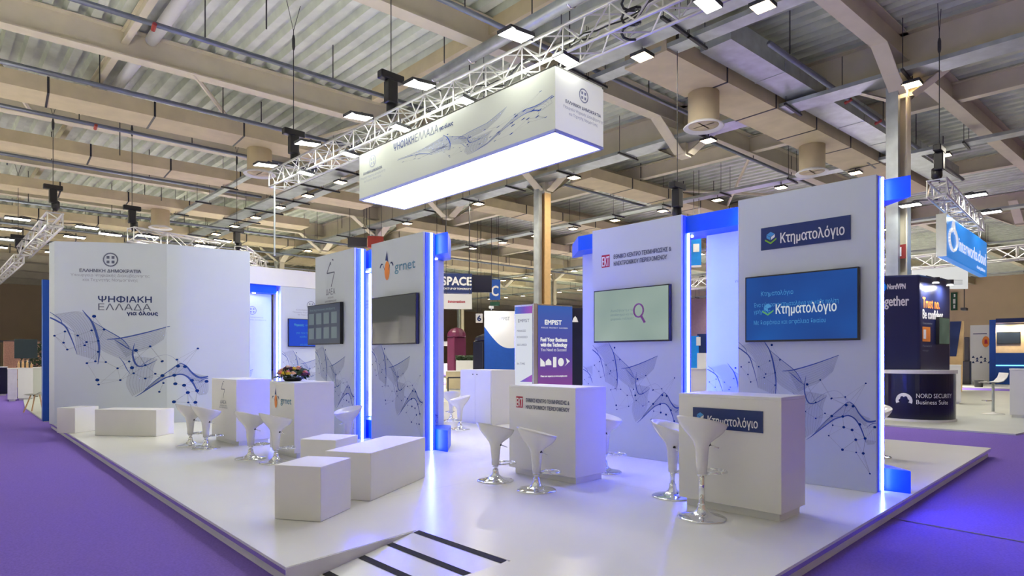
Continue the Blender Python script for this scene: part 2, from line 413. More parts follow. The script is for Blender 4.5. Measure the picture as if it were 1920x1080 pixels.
for gx in (GX, 37.8):
    b = B(); ibeam(b, (gx, -6), (gx, 80), 8.31, .92, .41)
    for k, y in enumerate(JY):
        for y2 in (y - 1.35, y + 1.35):                   # haunches that drop to the heads below
            s_ = .26 if y2 > y else -.26
            R = [Vector((gx - .18, y2, 8.35)), Vector((gx + .18, y2, 8.35)), Vector((gx + .18, y + s_, 7.70)), Vector((gx - .18, y + s_, 7.70))]
            b.quad(*R); b.quad(*[v + Vector((0, 0, .035)) for v in R])
            b.add([Vector((gx, y2, 8.35)), Vector((gx, y + s_, 7.70)), Vector((gx, y, 7.70)), Vector((gx, y, 8.35))], [(0, 1, 2, 3)])
        for x2 in (gx - 1.46, gx + 1.46):
            s_ = .26 if x2 > gx else -.26; yy = lambda xx: y - (xx - gx) * .075
            R = [Vector((x2, yy(x2) - .17, 8.58)), Vector((x2, yy(x2) + .17, 8.58)), Vector((gx + s_, y + .17, 7.70)), Vector((gx + s_, y - .17, 7.70))]
            b.quad(*R); b.quad(*[v + Vector((0, 0, .035)) for v in R])
        b.box(gx - .17, gx + .17, y - .17, y + .17, 7.64, 8.35)
    struct('roof_girder', b, M['beam'])
for gx in (21.4, 30.0):
    struct('roof_purlin', ibeam(B(), (gx, -6), (gx, 80), 8.64, .55, .27), M['beam'])
for gx in (3.6, 13.8):
    struct('roof_purlin', ibeam(B(), (gx, 10.4), (gx, 80), 8.89, .32, .15), M['beam'])
# wind braces: flat bars between the beams
def brace(p, q, wd=.12): struct('roof_brace', B().tube(p, q, wd / 2, 6), M['beam'])
brace((0.7, 17.4, 8.66), (2.4, 22.9, 8.6)); brace((5.1, 17.0, 8.6), (8.8, 22.4, 8.66)); brace((8.8, 22.4, 8.6), (10.2, 16.6, 8.66))
brace((21.5, 15.7, 8.6), (29.8, 10.0, 8.6)); brace((21.5, 9.9, 8.6), (29.8, 15.2, 8.6))
# columns
for k, (cx, cy) in enumerate([(GX, JY[0]), (GX, JY[2]), (GX, JY[4]), (GX, JY[6]), (37.8, JY[1]), (37.8, JY[3]), (37.8, JY[5]), (37.8, JY[7])]):
    b = B(); h = .165
    b.box(cx - h, cx + h, cy - h, cy - h + .03, ZF, 7.7).box(cx - h, cx + h, cy + h - .03, cy + h, ZF, 7.7).box(cx - .02, cx + .02, cy - h + .03, cy + h - .03, ZF, 7.7)
    b.box(cx - h + .01, cx + h - .01, cy - h + .01, cy + h - .01, ZF, 3.4)
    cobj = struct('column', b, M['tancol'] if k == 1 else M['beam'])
    struct('cable_riser', B().box(cx - h - .20, cx - h - .01, cy - .02, cy + .24, ZF + 3.0, 7.9), M['galv'], parent=cobj)
    if k == 0:
        z = atx(1689, 487, cx).z
        sg = struct('fire_sign', B().box(cx - h - .03, cx - h - .001, cy - .14, cy + .14, z, z + .34), M['red'], parent=cobj)
        struct('fire_sign_symbol', B().box(cx - h - .036, cx - h - .031, cy - .05, cy + .03, z + .06, z + .28), M['txt_white'], parent=cobj)

# ================================================================== THE STAND'S PLATFORM
def outline(off):
    return [(1.62 - off, 1.54 - off), (11.2 + off, 1.57 - off), (11.3 + off, 15.7 + off), (1.95 - off, 15.7 + off), (1.647 - off, 3.723), (2.71, 3.847), (2.74, 2.84), (1.63 - off, 2.84)]
st = thing('exhibition_platform', 'large white glossy raised platform carrying the exhibition stand', 'platform', (6.4, 8, ZF))
pl = lambda off: [(x - 6.4, y - 8) for x, y in outline(off)]
B().prism(pl(0), 0.13 - .02, 0.13).obj('deck', M['stage'], st)
B().prism(pl(-.004), 0.075, 0.11).obj('edge_profile', M['alu'], st)
B().prism(pl(-.03), 0.0, 0.075).obj('skirting', M['white'], st)
b = B()
for (x0, y0), (x1, y1) in (((5.2, 1.6), (5.25, 15.6)), ((8.4, 1.6), (8.4, 15.6)), ((2.9, 4.95), (11.2, 4.95)), ((1.9, 9.3), (11.2, 9.3))):
    d = Vector((x1 - x0, y1 - y0, 0)).normalized(); n_ = Vector((-d.y, d.x, 0)) * .0015
    p, q = Vector((x0 - 6.4, y0 - 8, .1304)), Vector((x1 - 6.4, y1 - 8, .1304)); b.quad(p - n_, q - n_, q + n_, p + n_)
b.obj('deck_joints', M['txt_soft'], st)
rp = thing('access_ramp', 'short white ramp with black grip strips cut into the platform edge', 'ramp', (2.725, 3.34, 0))
b = B(); X1, ZD = -1.02, -0.128
b.add([(0, -.495, 0), (0, .495, 0), (X1, .375, ZD), (X1, -.49, ZD), (0, -.495, ZD), (0, .495, ZD)], [(0, 1, 2, 3), (0, 4, 5, 1), (3, 2, 5, 4), (0, 3, 4), (1, 5, 2)])
b.obj('ramp_board', M['stage'], rp)
for k, s in enumerate((0.0, .255, .50, .78)):
    t0, t1 = -s, -s - .055; zz = lambda t: ZD * t / X1 + .002
    B().quad((t0, -.48, zz(t0)), (t0, .485 + t0 * .117, zz(t0)), (t1, .485 + t1 * .117, zz(t1)), (t1, -.48, zz(t1))).obj('grip_strip', M['grip'], rp)
B().prism([(0, .507), (-1.08, .383), (-1.08, .375), (0, .499)], ZD, -.003).obj('reveal', M['white'], rp)
B().prism([(0, -.5), (-1.1, -.5), (-1.1, -.492), (0, -.492)], ZD, -.003).obj('reveal', M['white'], rp)

# ================================================================== DISPLAY PANELS (face -X)
PW, PH, PT = 1.385, 3.075, 0.20
def led_parts(t, x, ya, yb, z0, z1, both=True):
    """strip recessed in a panel side; ya / yb are the two edges"""
    for y, s in ((ya, -1), (yb, 1)) if both else ((ya, -1),):
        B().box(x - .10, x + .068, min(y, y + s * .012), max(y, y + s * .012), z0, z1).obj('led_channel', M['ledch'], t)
        B().box(x - .014, x + .014, min(y + s * .012, y + s * .026), max(y + s * .012, y + s * .026), z0, z1).obj('led_strip', M['led_blue'], t)
def panel(x, y1, label, y0=None, both=True):
    """origin at the foot of the front face, viewer's left end"""
    t = thing('display_panel', label, 'panel', (x, y1, 0), 0, 'white display panels of the stand')
    wd = y1 - (y0 if y0 is not None else y1 - PW)
    B().box(0, PT, -wd, 0, 0.0, PH).obj('panel_body', M['panel'], t, bevel=.004)
    P = plane((0, 0, 0), (0, -1, 0), (0, 0, 1))
    wave(t, lambda u, v, l: P @ Vector((u, v, l)), clip=lambda u, v: 0.004 < u < wd - .002)
    led_parts(t, .13, -wd, 0, 0.01, PH - .01, both)
    return t, P
def tv(loc, wd, ht, label, screen, thick=.07, group='wall televisions on the panels'):
    """hung on a panel: origin at the lower left corner seen from the front; faces -X"""
    t = thing('television', label, 'television', loc, 0, group)
    B().box(-thick, -.015, -wd, 0, 0, ht).obj('casing', M['black'], t, bevel=.004)
    B().box(-.015, .0, -wd * .7, -wd * .3, ht * .3, ht * .7).obj('wall_mount', M['dark'], t)
    e = .014
    s = B().quad((-thick - .001, -e, e + .006), (-thick - .001, -wd + e, e + .006), (-thick - .001, -wd + e, ht - e), (-thick - .001, -e, ht - e)).obj('screen', screen, t)
    return t, plane((-thick - .001, 0, 0), (0, -1, 0), (0, 0, 1)), s
def land_logo(parent, P, u, v, r, glow=False):
    """blue isometric cube over a lime check mark"""
    k = lambda pts, l: [P @ Vector((u + x * r, v + y * r, l)) for x, y in pts]
    b = B(); b.add(k([(0, 1), (.72, .55), (.0, .1), (-.72, .55)], .003), [(0, 1, 2, 3)]).add(k([(-.72, .5), (-.05, .06), (-.05, -.45), (-.72, -.02)], .003), [(0, 1, 2, 3)])
    b.cur = 1; b.add(k([(.05, .06), (.72, .5), (.72, .02), (.05, -.42)], .003), [(0, 1, 2, 3)])
    b.cur = 2; b.add(k([(-1, -.2), (-1, -.48), (0, -1.15), (0, -.85)], .0034), [(0, 1, 2, 3)]).add(k([(0, -.85), (0, -1.15), (1, -.42), (1, -.14)], .0034), [(0, 1, 2, 3)])
    return b.obj('cube_logo', [M['skylogo'], M['txt_white'], M['limegreen']], parent)
def flame_logo(parent, P, u, v, h):
    """orange drop with three navy petals"""
    k = lambda pts, l: [P @ Vector((u + x * h, v + y * h, l)) for x, y in pts]
    b = B(); n = 18
    b.add(k([(.16 * math.cos(2 * PI * i / n) + .03, -.16 + .33 * math.sin(2 * PI * i / n)) for i in range(n)], .003), [tuple(range(n))])
    b.cur = 1
    b.add(k([(.03, .18), (.10, .12), (.02, .52), (-.08, .2)], .0035), [(0, 1, 2, 3)])
    for sg in (-1, 1):
        pts = []
        for i in range(8): a = PI * (.15 + .6 * i / 7); pts.append((sg * (.30 - .0) + -sg * .22 * math.cos(a) * .8, -.30 + .42 * math.sin(a)))
        q = [(x - sg * .035, y - .05) for x, y in pts]
        b.add(k(pts + q[::-1], .0036), [tuple(range(16))])
    return b.obj('flame_logo', [M['orange'], M['txt_navy']], parent)
def bolt_logo(parent, P, u, v, h):
    """thin angular lightning-like mark"""
    b = B(); f = lambda x, y: P @ Vector((u + x * h, v + y * h, .003))
    for (x0, y0), (x1, y1) in (((.10, .5), (.22, .46)), ((.0, .42), (-.28, .02)), ((-.28, .02), (.3, .02)), ((.3, .02), (.05, -.5)), ((.0, .42), (.02, .3))):
        p, q = Vector((x0, y0)), Vector((x1, y1)); d = (q - p).normalized(); n_ = Vector((-d.y, d.x)) * .022
        b.quad(f(*(p - n_)), f(*(q - n_)), f(*(q + n_)), f(*(p + n_)))
    return b.obj('bolt_logo', M['txt_grey'], parent)
def square_logo(parent, P, u0, v0, wd, ht):
    """crimson square with ΕΚΤ left out in white"""
    k = lambda x, y, l: P @ Vector((u0 + x, v0 + y, l))
    B().quad(k(0, 0, .002), k(wd, 0, .002), k(wd, ht, .002), k(0, ht, .002)).obj('logo_square', M['txt_red'], parent)
    lettering(parent, P, [('ΕΚΤ', u0 + wd * .5, v0 + ht * .47, wd * .86, ht * .74, 'C', .002)], M['txt_white'], 'logo_letters', .003)

XA, XB = 6.638, 6.768          # land-registry panel / red-logo panel
XG, XD = 5.08, 5.03
EK = ('ΕΘΝΙΚΟ ΚΕΝΤΡΟ ΤΕΚΜΗΡΙΩΣΗΣ &', 'ΗΛΕΚΤΡΟΝΙΚΟΥ ΠΕΡΙΕΧΟΜΕΝΟΥ')
# panel with the navy name banner
pk, P = panel(XA, 3.2, 'tall white panel with navy name banner above a blue television', 1.81)
B().box(-.012, 0, -1.164, -.268, 2.478, 2.72).obj('name_banner', M['banner'], pk)
PB = plane((-.012, 0, 0), (0, -1, 0), (0, 0, 1))
lettering(pk, PB, [('Κτηματολόγιο', .48, 2.585, .63, .105, 'L', .002)], M['txt_white'])
land_logo(pk, PB, .375, 2.605, .062)
# panel with the crimson square logo
pe, P = panel(XB, 5.38, 'tall white panel with crimson square logo above a pale green television', 3.985, False)
square_logo(pe, P, .165, 2.545, .135, .17)
lettering(pe, P, [(EK[0], .37, 2.672, .88, .055, 'L', .0022), (EK[1], .37, 2.578, .82, .055, 'L', .0022)], M['txt_grey'])
# panel with the flame logo
pg, P = panel(XG, 8.40, 'tall white panel with orange flame logo above a dark television', 7.03)
flame_logo(pg, P, .44, 2.69, .44)
lettering(pg, P, [('grnet', .66, 2.66, .52, .14, 'L', .003)], M['txt_steel'])
# panel with the angular line logo
pd, P = panel(XD, 10.17, 'tall white panel with thin angular logo above a grey television', 8.82, False)
bolt_logo(pd, P, .56, 2.74, .46)
lettering(pd, P, [('ΔΑΕΑ', .56, 2.43, .32, .1, 'C'), ('ΔΗΜΟΣΙΑ ΑΡΧΗ', .56, 2.33, .2, .03), ('ΔΙΑΚΥΒΕΡΝΗΣΗΣ', .56, 2.27, .4, .03)], M['txt_grey'])

# televisions
def screen_mat(name, col, strength=1.0): return emis(name, srgb(*col), strength, base=(.01, .01, .012, 1))
def screen2(name, c0, c1, c2, strength):
    """screen picture: soft procedural colour field"""
    m = screen_mat(name, c0, strength); nt = m.node_tree; p = nt.nodes['Principled BSDF']
    tc = nt.nodes.new('ShaderNodeTexCoord'); nz = nt.nodes.new('ShaderNodeTexNoise'); nz.inputs['Scale'].default_value = 1.6; nz.inputs['Detail'].default_value = 1
    rp = nt.nodes.new('ShaderNodeValToRGB'); el = rp.color_ramp.elements
    el[0].position = .3; el[0].color = srgb(*c0); el[1].position = .75; el[1].color = srgb(*c2); e = el.new(.52); e.color = srgb(*c1)
    nt.links.new(tc.outputs['Object'], nz.inputs['Vector']); nt.links.new(nz.outputs['Fac'], rp.inputs['Fac']); nt.links.new(rp.outputs['Color'], p.inputs['Emission Color'])
    p.inputs['Roughness'].default_value = .12; return m
em_w = emis('screen_white', (.75, .85, .95), .75); em_c = emis('screen_cyan', (.06, .33, .72), .8); em_g = emis('screen_green', (.12, .5, .12), .7); em_p = emis('screen_purple', (.16, .03, .24), .8)
em_t = emis('screen_teal', (.16, .26, .28), .8)
t, P, s = tv((XA, 3.084 + .0, 1.478), 1.14, .715, 'large television showing a bright blue title page under the navy banner', screen2('blue_page', (0, 62, 140), (0, 74, 158), (0, 92, 178), .95))
lettering(s, P, [('Κτηματολόγιο', .34, .345, .60, .1, 'L', .002)], em_w, 'title_text', .004)
lettering(s, P, [('Κτηματολόγιο', .18, .52, .34, .05, 'L'), ('Ένα σύγχρονο κτηματολόγιο για κάθε πολίτη', .10, .40, .86, .045, 'L'), ('γρήγορα', .10, .33, .18, .045, 'L'), ('Με διαφάνεια και ασφάλεια δικαίου', .10, .21, .74, .045, 'L')], em_c, 'page_text', .003)
k = lambda pts, l: [P @ Vector((.255 + x * .06, .35 + y * .06, l)) for x, y in pts]
b = B(); b.add(k([(0, 1), (.72, .55), (0, .1), (-.72, .55)], .004), [(0, 1, 2, 3)]).add(k([(-.72, .5), (0, .06), (0, -.45), (-.72, -.02)], .004), [(0, 1, 2, 3)])
b.cur = 1; b.add(k([(-1, -.2), (-1, -.5), (0, -1.15), (0, -.85)], .0045), [(0, 1, 2, 3)]).add(k([(0, -.85), (0, -1.15), (1, -.42), (1, -.14)], .0045), [(0, 1, 2, 3)])
b.obj('page_logo', [em_c, em_g], s)
t, P, s = tv((XB - .0, 5.30, 1.515), 1.185, .71, 'large television showing a pale green search page under the crimson logo', screen2('pale_page', (146, 168, 160), (160, 180, 170), (174, 194, 184), .9))
b = B()
ringp = [P @ Vector((.735 + .072 * math.cos(2 * PI * i / 20), .405 + .085 * math.sin(2 * PI * i / 20), .004)) for i in range(20)]
b.path(ringp, .011, 6, True); b.tube(P @ Vector((.775, .33, .004)), P @ Vector((.83, .245, .004)), .016, 6); b.obj('magnifier_icon', em_p, s)
lettering(s, P, [('Αναζήτηση στο', .29, .42, .37, .03, 'L'), ('αποθετήριο και τις', .29, .365, .37, .03, 'L'), ('ψηφιακές συλλογές', .29, .31, .37, .03, 'L')], em_t, 'page_text', .004)
t, P, s = tv((XG - .0, 8.27, 1.503), 1.165, .72, 'large television with a dark glossy blank screen under the flame logo', M['screen_off'])
t, P, s = tv((XD - .0, 10.32, 1.535), 1.165, .69, 'large television with grey tiles on screen under the angular logo', screen_mat('slate_page', (52, 62, 84), .8))
em_l = emis('screen_tile', (.12, .17, .19), .8); b = B()
for i in range(4):
    for j in range(2):
        u0, v0 = .06 + i * .27, .10 + j * .25; k = lambda x, y: P @ Vector((u0 + x, v0 + y, .003)); b.quad(k(0, 0), k(.19, 0), k(.19, .19), k(0, .19))
b.obj('page_tiles', em_l, s)
lettering(s, P, [('Εθνική Αρχή Ηλεκτρονικής Διακυβέρνησης', .1, .60, .9, .035, 'L')], em_t, 'page_text', .004)

# ------------------------------------------------------------------ blue frames and rear walls behind each pair
def frame(x, ya, yb, hh, label, label2, walls, zt=3.06):
    """blue header and base running behind two panels, from y=ya to y=yb"""
    t = thing('blue_frame', label, 'frame', (x, ya, 0), 0, 'blue frames behind the panels')
    L = yb - ya; ch = .30; dp = .44
    poly = [(0, 0), (dp, dp * 1.1), (dp, L + dp * 1.1), (0, L)]
    B().prism(poly, zt - hh, zt).obj('header', M['blue'], t, bevel=.006)
    B().prism(poly, 0.0, hh + .01).obj('base_plinth', M['blue'], t, bevel=.006)
    for y in [.55 + i * .95 for i in range(int(L / .95))]:
        sp = B().lathe([(.035, 0), (.035, -.012), (.03, -.014)], (.2, y, zt - hh), 12).obj('spotlight', M['spot'], t)
    t2s = []
    for k, (y0, y1, lb) in enumerate(walls):
        q = thing('rear_wall', lb, 'wall panel', (x + .31, y1, 0), 0, 'rear walls inside the blue frames')
        B().box(0, .10, -(y1 - y0), 0, hh + .012, zt - hh - .002).obj('wall_body', M['panel'], q)
        Pq = plane((0, 0, 0), (0, -1, 0), (0, 0, 1)); wd = y1 - y0
        sc = min(1.0, wd / 1.4)
        wave(q, lambda u, v, l: Pq @ Vector((u * sc, .1 + v * sc * .75, l)), clip=lambda u, v: 0.01 < u * sc < wd - .01 and v > .25)
        emblem(q, Pq, wd * .5 - .05, 2.44, .10, M['txt_grey'])
        lettering(q, Pq, [(MINISTRY[0], wd * .5 - .05, 2.29, .52, .03), (MINISTRY[1], wd * .5 - .05, 2.235, .66, .032), (MINISTRY[2], wd * .5 - .05, 2.18, .46, .03)], M['txt_grey'])
        area_light('spot_glow', (-.12, -wd * .5, zt - hh - .02), .5, 2, (.5, .62, 1), q, (0, 0, 0), .06)
    return t
frame(XA + .205, 1.57, 5.70, .21, 'blue header and plinth frame behind the crimson-logo and navy-banner panels', '', [(2.35, 3.86, 'blue-lit rear wall with emblem beside the navy-banner panel'), (4.5, 5.87, 'blue-lit rear wall glimpsed at the crimson-logo panel edge')])
frame(XG + .205, 6.74, 10.5, .29, 'blue header and plinth frame behind the flame-logo and angular-logo panels', '', [(7.36, 8.3, 'narrow blue-lit rear wall at the flame-logo panel edge'), (8.75, 9.55, 'blue-lit rear wall seen between flame-logo and angular-logo panels')])
q = [o for o in C.objects if o.name.startswith('rear_wall') and o.type == 'EMPTY'][-1]
B().box(-.025, -.003, -.30, -.265, .32, 2.75).obj('led_strip', M['led_blue'], q)

# ================================================================== COUNTERS
def counter(x, y0, y1, dp, h, label):
    t = thing('counter', label, 'counter', (x, y1, 0), 0, 'white counters with logos')
    wd = y1 - y0
    B().box(.05, dp - .03, -wd + .035, -.05, 0, .07).obj('plinth', M['white'], t)
    B().box(0, dp, -wd, 0, .07, h - .025).obj('counter_body', M['bench'], t, bevel=.003)
    B().box(-.0, dp + .0, -wd, 0, h - .025, h).obj('countertop', M['white'], t, bevel=.003)
    return t, plane((0, 0, 0), (0, -1, 0), (0, 0, 1))
ck, P = counter(4.876, 1.995, 2.90, .485, .992, 'white counter with navy name banner across its front')
B().box(-.008, 0, -.76, -.143, .70, .875).obj('name_banner', M['banner'], ck)
PB = plane((-.008, 0, 0), (0, -1, 0), (0, 0, 1))
lettering(ck, PB, [('Κτηματολόγιο', .285, .772, .435, .073, 'L', .0015)], M['txt_white']); land_logo(ck, PB, .215, .79, .044)
ce, P = counter(4.845, 4.07, 5.05, .51, .997, 'white counter with crimson square logo on its front')
square_logo(ce, P, .115, .75, .105, .125)
lettering(ce, P, [(EK[0], .27, .838, .63, .04, 'L', .0016), (EK[1], .27, .765, .63, .04, 'L', .0016)], M['txt_grey'])
cg, P = counter(3.50, 7.66, 8.43, .56, .985, 'white counter with orange flame logo and flowers on top')
flame_logo(cg, P, .2, .76, .27); lettering(cg, P, [('grnet', .36, .745, .33, .09, 'L', .002)], M['txt_steel'])
cd, P = counter(3.385, 9.35, 10.40, .52, .985, 'white counter with thin angular logo on its narrow front')
bolt_logo(cd, P, .50, .82, .26); lettering(cd, P, [('ΔΑΕΑ', .52, .63, .26, .05), ('ΔΗΜΟΣΙΑ ΑΡΧΗ', .52, .575, .3, .02), ('ΔΙΑΚΥΒΕΡΝΗΣΗΣ', .52, .545, .36, .02)], M['txt_grey'])
# flower bowl on the flame-logo counter
fb = thing('flower_arrangement', 'low bowl of mixed pink, cream and yellow flowers on the flame-logo counter', 'flowers', (3.75, 8.25, .985))
B().lathe([(.10, 0), (.13, .03), (.135, .05), (.12, .055)], (0, 0, 0), 16).obj('bowl', M['black'], fb, True)
rr = random.Random(4); b = B()
for i in range(150):
    a, e = rr.uniform(0, 2 * PI), rr.uniform(-.15, 1.1); R_ = rr.uniform(.12, .2)
    c = Vector((math.cos(a) * math.cos(e) * R_ * 1.15, math.sin(a) * math.cos(e) * R_ * 1.15, .065 + math.sin(e) * R_ * .72)); d = Vector((rr.uniform(-1, 1), rr.uniform(-1, 1), rr.uniform(-.2, 1))).normalized() * .05; s_ = d.orthogonal().normalized() * .018
    b.quad(c - d, c + s_, c + d, c - s_)
b.obj('foliage', M['leaf'], fb)
fcol = [('petal_cream', (236, 210, 186)), ('petal_pink', (232, 130, 120)), ('petal_yellow', (222, 190, 50)), ('petal_plum', (92, 40, 84)), ('petal_peach', (240, 186, 150))]
fm = [mat(n, srgb(*c), .6, scale=40, vary=.15) for n, c in fcol]
for i in range(30):
    a, e = rr.uniform(0, 2 * PI), rr.uniform(.0, 1.25); c = Vector((math.cos(a) * math.cos(e) * .2, math.sin(a) * math.cos(e) * .2, .07 + math.sin(e) * .13))
    bl = B(); r = rr.uniform(.03, .046)
    for k_ in range(3):
        rot = rr.uniform(0, PI)
        bl.lathe([(r * .2, -r * .4), (r * (.55 + .22 * k_), -r * .1 * k_), (r * (.7 + .15 * k_), r * (.35 - .2 * k_)), (r * .3, r * (.5 - .25 * k_))], c, 9, zf=lambda R2, z, A, rot=rot: .12 * r * math.sin(5 * A + rot))
    bl.obj('flower', fm[i % 5], fb, True)

# ================================================================== BENCHES AND CUBES
def bench(px, py, L, W, H, a, name, label, cat):
    """px, py: nearest floor corner; L along angle a, W along a + 90"""
    b = B().box(0, L, 0, W, 0, H)
    o = b.obj(name, M['bench'], None, bevel=.004); o.location = (px, py, .002); o.rotation_euler = (0, 0, a)
    tag(o, label, cat, 'white bench blocks')
R_ = math.radians
bench(2.298, 4.554, .475, .42, .437, R_(31.5), 'cube_seat', 'white cube seat nearest the ramp, standing free before the long bench', 'cube seat')
bench(2.960, 4.905, 1.19, .475, .437, R_(29.5), 'long_bench', 'long white bench block behind the cube near the ramp', 'bench')
bench(3.16, 5.93, .48, .42, .437, R_(31.5), 'cube_seat', 'white cube seat between the long bench and the flame-logo counter', 'cube seat')
bench(2.363, 13.215, .36, .5, .437, R_(127), 'cube_seat', 'white cube seat by the emblem wall, beside its bench', 'cube seat')
bench(3.20, 11.73, 1.13, .44, .437, R_(128.5), 'long_bench', 'long white bench block before the emblem wall', 'bench')

# ================================================================== BAR STOOLS
def make_stool(h, label):
    t = thing('bar_stool', label, 'bar stool', (0, 0, 0), 0, 'white plastic bar stools with chrome bases')
    B().lathe([(.193, 0), (.195, .006), (.18, .014), (.12, .024), (.07, .04), (.042, .065), (.032, .10), (.031, .12)], (0, 0, 0), 32).obj('base', M['chrome'], t, True)
    sl = h - .60 if h > .7 else .17
    zs = max(.17, h - .43)
    B().lathe([(.024, .10), (.024, zs + .05)], (0, 0, 0), 16).obj('column', M['chrome'], t, True)
    tilt = lambda r, z, a: -.052 * (max(0, r - .06) / .14) * math.cos(a - PI) * -1 if z > h - .2 else 0
    prof = [(.040, zs), (.043, zs + .06), (.052, h - .25), (.057, h - .205), (.070, h - .17), (.097, h - .14), (.134, h - .105), (.168, h - .066), (.188, h - .032), (.197, h - .01), (.199, h + .004), (.194, h + .004), (.165, h - .03), (.12, h - .052), (.06, h - .062), (.002, h - .064)]
    B().lathe(prof, (0, 0, 0), 36, zf=lambda r, z, a: (.05 * (max(0, r - .05) / .15) * math.cos(a - PI)) if z > h - .19 else 0).obj('seat', M['stoolw'], t, True)
    zf_ = zs + .005
    pts = [(.03, -.03, zf_), (.12, -.09, zf_), (.20, -.085, zf_), (.235, -.04, zf_), (.24, 0, zf_), (.235, .04, zf_), (.20, .085, zf_), (.12, .09, zf_), (.03, .03, zf_)]
    b = B().path(pts, .011, 8); b.lathe([(.04, zf_ - .02), (.04, zf_ + .02)], (0, 0, 0), 16); b.obj('footrest', M['chrome'], t, True)
    b = B(); b.tube((.03, -.04, h - .19), (.075, -.11, h - .215), .006, 6); b.obj('lever', M['chrome'], t, True)
    B().sphere((.028, -.048, h - .188), .016, 8, 6).obj('lever_cap', M['black'], t, True)
    return t
s = make_stool(.79, 'raised white bar stool before the navy-banner counter, showing its chrome column'); s.location = (4.596, 2.522, 0); s.rotation_euler.z = R_(-12)
s = make_stool(.665, 'white bar stool at the end of the navy-banner counter, half hidden'); s.location = (5.104, 3.10, 0); s.rotation_euler.z = R_(-75)
lo = make_stool(.575, 'white bar stool beside the corner of the crimson-logo counter'); lo.location = (4.422, 4.821, 0); lo.rotation_euler.z = R_(-8)
copy_tree(lo, (4.391, 4.188, 0), R_(-30), 'white bar stool directly before the crimson-logo counter front')
s = make_stool(.64, 'white bar stool behind the crimson-logo counter, mostly hidden'); s.location = (5.66, 4.32, 0); s.rotation_euler.z = R_(-70)
copy_tree(lo, (3.106, 8.08, 0), R_(5), 'white bar stool before the flame-logo counter, next to the angular-logo counter')
copy_tree(lo, (3.215, 7.56, 0), R_(-5), 'white bar stool before the flame-logo counter, overlapping the cube seats')
copy_tree(lo, (2.93, 9.93, 0), R_(5), 'white bar stool facing the angular-logo counter, rear one of the pair')
copy_tree(lo, (3.0, 9.46, 0), R_(0), 'white bar stool facing the angular-logo counter, front one of the pair')
copy_tree(lo, (4.38, 7.86, 0), R_(180), 'blue-lit bar stool tucked behind the flame-logo counter')
copy_tree(lo, tuple(atz(862, 805, 0)), R_(150), 'pale bar stool standing before the white cupboard')
copy_tree(lo, tuple(atz(846, 789, 0)), R_(60), 'white bar stool seen past the flame-logo panel edge, behind another stool')
s = make_stool(.64, 'white bar stool glimpsed beyond the navy-banner panel and blue plinth'); s.location = (9.1, 2.50, 0); s.rotation_euler.z = R_(200)
# storage cupboard
c0 = atd(922, 694, 11.9); cw = c0.z
kb = thing('cupboard', 'white two-door cupboard beyond the crimson-logo counter', 'cupboard', (c0.x, c0.y, 0))
yl = atx(864, 694, c0.x).y - c0.y; xr = aty(966, 694, c0.y).x - c0.x
B().box(0, xr, 0, yl, 0, cw).obj('carcass', M['white'], kb, bevel=.004)
for a_, e_ in ((.01, yl * .5 - .003), (yl * .5 + .003, yl - .01)):
    d = B().box(-.018, 0, a_, e_, .04, cw - .02).obj('door', M['white'], kb, bevel=.002)
    yk = e_ - .06 if a_ < .1 else a_ + .06
    B().sphere((-.026, yk, cw - .09), .012, 8, 6).obj('knob', M['black'], d, True)

# ================================================================== EMBLEM WALL (corner tower)
A = atd(92, 455, 12.26); A2 = atd(102, 451, 12.04); Bp = Vector((3.609, 13.709, 0)); Cp = Vector((5.154, 13.438, 0)); HT = 3.60
tw = thing('corner_tower', 'tall white corner wall with emblem, headline and blue wave print', 'wall tower', (Bp.x, Bp.y, 0))
loc = lambda p: (p[0] - Bp.x, p[1] - Bp.y)
B().prism([loc(A), loc(A2), (0, 0), loc(Cp), loc((5.154, 14.85)), loc((2.45, 15.5))], 0, HT).obj('tower_body', M['panel'], tw, bevel=.004)
d1 = Vector((Bp.x - A2.x, Bp.y - A2.y, 0)); L1 = d1.length; d1.normalize()
d2 = Vector((Cp.x - Bp.x, Cp.y - Bp.y, 0)); L2 = d2.length; d2.normalize()
P1 = plane((A2.x - Bp.x, A2.y - Bp.y, 0), d1, (0, 0, 1)); P2 = plane((0, 0, 0), d2, (0, 0, 1))
def onwall(u, v, l):
    U = 2.07 * (u - .75) + 1.64 * L1 / 2.28; V = 1.62 * (v - 1.03) + 1.46
    return P1 @ Vector((U, V, l)) if U <= L1 else P2 @ Vector((min(L2, U - L1), V, l))
wave(tw, onwall, 1.4)
uw = lambda px: (px - 102) / 211.0 * L1                     # along the emblem face
zw = lambda py: HC + (HY - py) * 12.2 / FPX
emblem(tw, P1, uw(206), zw(487), .145, M['txt_grey'])
lettering(tw, P1, [(MINISTRY[0], uw(206), zw(508), 1.12, .06, 'C', .003)], M['txt_grey'])
lettering(tw, P1, [(MINISTRY[1], uw(206), zw(516.5), 1.44, .055), (MINISTRY[2], uw(206), zw(525), 1.0, .055)], M['txt_soft'])
lettering(tw, P1, [('ΨΗΦΙΑΚΗ', uw(183), zw(561), .98, .118, 'L', .004)], M['txt_navy'])
lettering(tw, P1, [('ΕΛΛΑΔΑ', uw(183), zw(575.5), .97, .13, 'L')], M['txt_grey'])
lettering(tw, P1, [('για όλους', uw(237), zw(587), .57, .07, 'L', .006)], M['txt_navy'])
# blue slab standing behind the tower's free end
q = atd(86, 600, 12.75)
single('blue_pillar', B().box(q.x - .06, q.x + .10, q.y - .07, q.y + .10, -.0, 2.93), M['midblue'], 'blue slab standing at the outer end of the emblem wall', 'pillar', bevel=.006)

